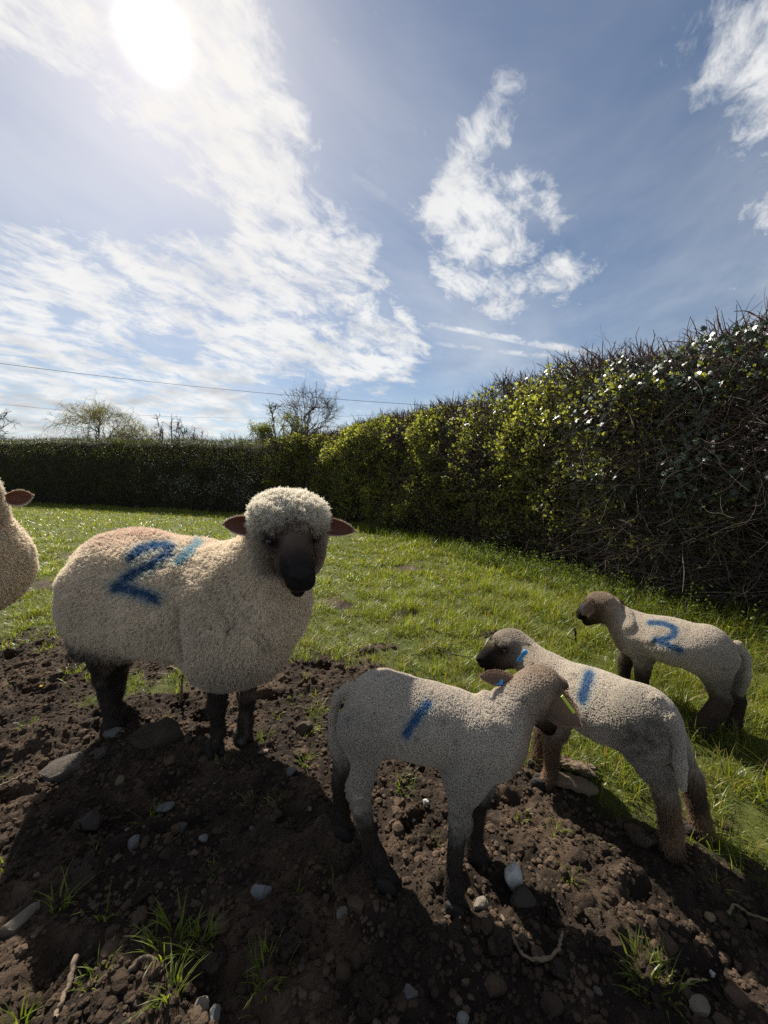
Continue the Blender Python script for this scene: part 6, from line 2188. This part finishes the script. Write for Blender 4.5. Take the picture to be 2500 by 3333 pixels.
tuft((-2.427, 2.478), 50, 0.060, 0.10, 'long bladed tuft at the left edge below the cut off ewe')
tuft((-1.0, 1.779), 36, 0.055, 0.070, 'tuft around the upright stick under the ewe belly')
tuft((-1.256, 1.807), 26, 0.045, 0.050, 'short tuft just right of the ewe hind leg')
tuft((-0.461, 2.064), 60, 0.075, 0.10, 'bright tuft on bare soil behind the ewe chest')
tuft((-0.254, 2.2), 60, 0.085, 0.10, 'tall bright tuft at the turf edge behind the front lamb rump')
tuft((0.41, 1.065), 14, 0.035, 0.030, 'tiny sprig in soil under the front lamb chest')
tuft((0.149, 0.99), 14, 0.022, 0.022, 'tiny broad leaved sprig beside the front lamb fore leg')
SPRIGS = (
    ((-1.083, 1.398), 'sparse sprig just left of the ewe hind hoof'),
    ((-1.04, 1.561), 'sparse sprig in soil under the ewe belly, nearer the hind leg'),
    ((-0.908, 1.572), 'sparse sprig below the upright stick under the ewe'),
    ((-0.448, 1.551), 'sparse sprig in lit soil right of the ewe forelegs'),
    ((-0.281, 1.64), 'sparse sprig in lit soil behind the front lamb tail'),
    ((-0.431, 1.664), 'sparse sprig under the ewe chest in lit soil'),
    ((-1.795, 1.766), 'sparse sprig at the left edge of the mud'),
    ((-1.631, 2.121), 'sparse sprig behind the ewe hind leg'),
    ((-0.303, 1.442), 'sparse sprig beside the rounded brown stone'),
    ((-0.786, 0.959), 'sparse sprig in the deep shade left of the grey pebbles'),
    ((-0.437, 0.918), 'sparse sprig in the middle of the ewe shadow'),
    ((-0.178, 0.985), 'sparse sprig left of the front lamb far hind hoof'),
    ((-0.132, 0.895), 'sparse sprig in shade left of the front lamb near hind hoof'),
    ((0.589, 0.977), 'sparse sprig in lit soil left of the brown crusted clod'),
    ((0.813, 0.866), 'sparse sprig right of the middle lamb hind hooves'),
    ((0.82, 0.8), 'sparse sprig on soil at the right edge'),
    ((-0.978, 0.918), 'sparse sprig at the left edge of the front soil'),
    ((-0.229, 0.88), 'sparse sprig in shade above the knobbly clods'),
)
for k, (xy, lab) in enumerate(SPRIGS):
    tuft(xy, 7 + k % 6, 0.032 + 0.006 * (k % 5), 0.035, lab, 'sparse sprigs in the soil', segs=3)

# long rank grass and leafy weeds at the foot of the right hedge
n = 9000
s = rng.random(n) ** 1.4 * S_OF(-0.5, 8.2)
x, y, nx_, ny_, tx, ty = hedge_at(s)
off = -0.10 + 0.45 * rng.random(n) ** 1.7
x, y = x - nx_ * off, y - ny_ * off
V, F, C = blades(x, y, ground_z(x, y) - 0.01, rng.uniform(0.08, 0.26, n), rng.uniform(0.004, 0.008, n), rng.uniform(0.15, 1.0, n), rng.uniform(0, 6.28, n), 3, G_LO * 0.8, G_HI * 0.85)
tag(link('verge_grass', mesh_np('verge_grass', V, F, C, smooth=False), mat_grass), kind='stuff', label='long rank grass along the foot of the right hedge')
n = 420
s = S_OF(2.5, 2.4) * 0.7 + (S_OF(1.2, 5.2) - S_OF(2.5, 2.4) * 0.7) * rng.random(n)
x, y, nx_, ny_, tx, ty = hedge_at(s)
off = -0.05 + 0.40 * rng.random(n) ** 1.5
x, y = x - nx_ * off, y - ny_ * off
hgt = rng.uniform(0.08, 0.30, n)
kk = 11
base = np.repeat(np.stack([x, y, ground_z(x, y)], -1), kk, axis=0)
tt = np.tile(np.linspace(0.25, 1.0, kk), n)
q = base + np.stack([0 * tt, 0 * tt, tt * np.repeat(hgt, kk)], -1) + rng.normal(size=(n * kk, 3)) * 0.010
V, F, C = leaf_mesh(q, rng.uniform(0.020, 0.042, n * kk) * (1.2 - 0.5 * tt), 0.6, 0.15, None, 0.3, (0.055, 0.085, 0.018), (0.13, 0.16, 0.035))
tag(link('weeds', mesh_np('weeds', V, F, C, smooth=False), mat_leaf), kind='stuff', label='leafy weeds crowding the foot of the right hedge')

# yellow flowers in the grass
mat_flower = material('yellow_petal', rough=0.5, attr=True, spec=0.3, trans=0.3)


def flower(xy, h, label, group='yellow flowers in the grass', pet=9, r=0.011):
    a = np.linspace(0, 2 * np.pi, pet, endpoint=False)
    tilt = 0.35
    V = [(0, 0, h)]
    F = []
    for t in a:
        i = len(V)
        V += [(r * 0.55 * math.cos(t - 0.3), r * 0.55 * math.sin(t - 0.3) - 0.002, h + 0.002), (r * math.cos(t), r * math.sin(t) * 0.9 - 0.003, h + 0.003 + tilt * r * math.sin(t)), (r * 0.55 * math.cos(t + 0.3), r * 0.55 * math.sin(t + 0.3) - 0.002, h + 0.002)]
        F.append((0, i, i + 1, i + 2))
    V = np.array(V)
    root = tag(empty('yellow_flower', (xy[0], xy[1], gz1(*xy))), label, 'flower', group)
    link('petals', mesh_np('petals', V, np.array(F), np.tile([0.75, 0.50, 0.01], (len(V), 1)), smooth=False), mat_flower, root)
    V, F = trunk_tube(np.array([(0, 0.004, -0.005), (0, 0.001, h * 0.5), (0, 0, h - 0.001)]), np.array([0.0014, 0.0012, 0.001]), 5)
    link('stem', mesh_np('stem', V, F, np.tile([0.10, 0.14, 0.03], (len(V), 1))), mat_grass, root)
    return root


flower((1.985, 2.705), 0.10, 'yellow flower standing alone above the far lamb back')
flower((-1.649, 1.779), 0.03, 'yellow flower alone on the mud left of the ewe', None)
flower((2.228, 2.16), 0.09, 'yellow flower at the right edge of the grass')
flower((1.393, 3.013), 0.08, 'yellow flower in grass left of the far lamb head')
for xy, which in (((2.168, 2.355), 'leftmost'), ((2.243, 2.355), 'second from the left'), ((2.347, 2.403), 'third from the left'), ((2.305, 2.331), 'rightmost')):
    flower(xy, 0.10, which + ' of four close yellow flowers above the far lamb rump')
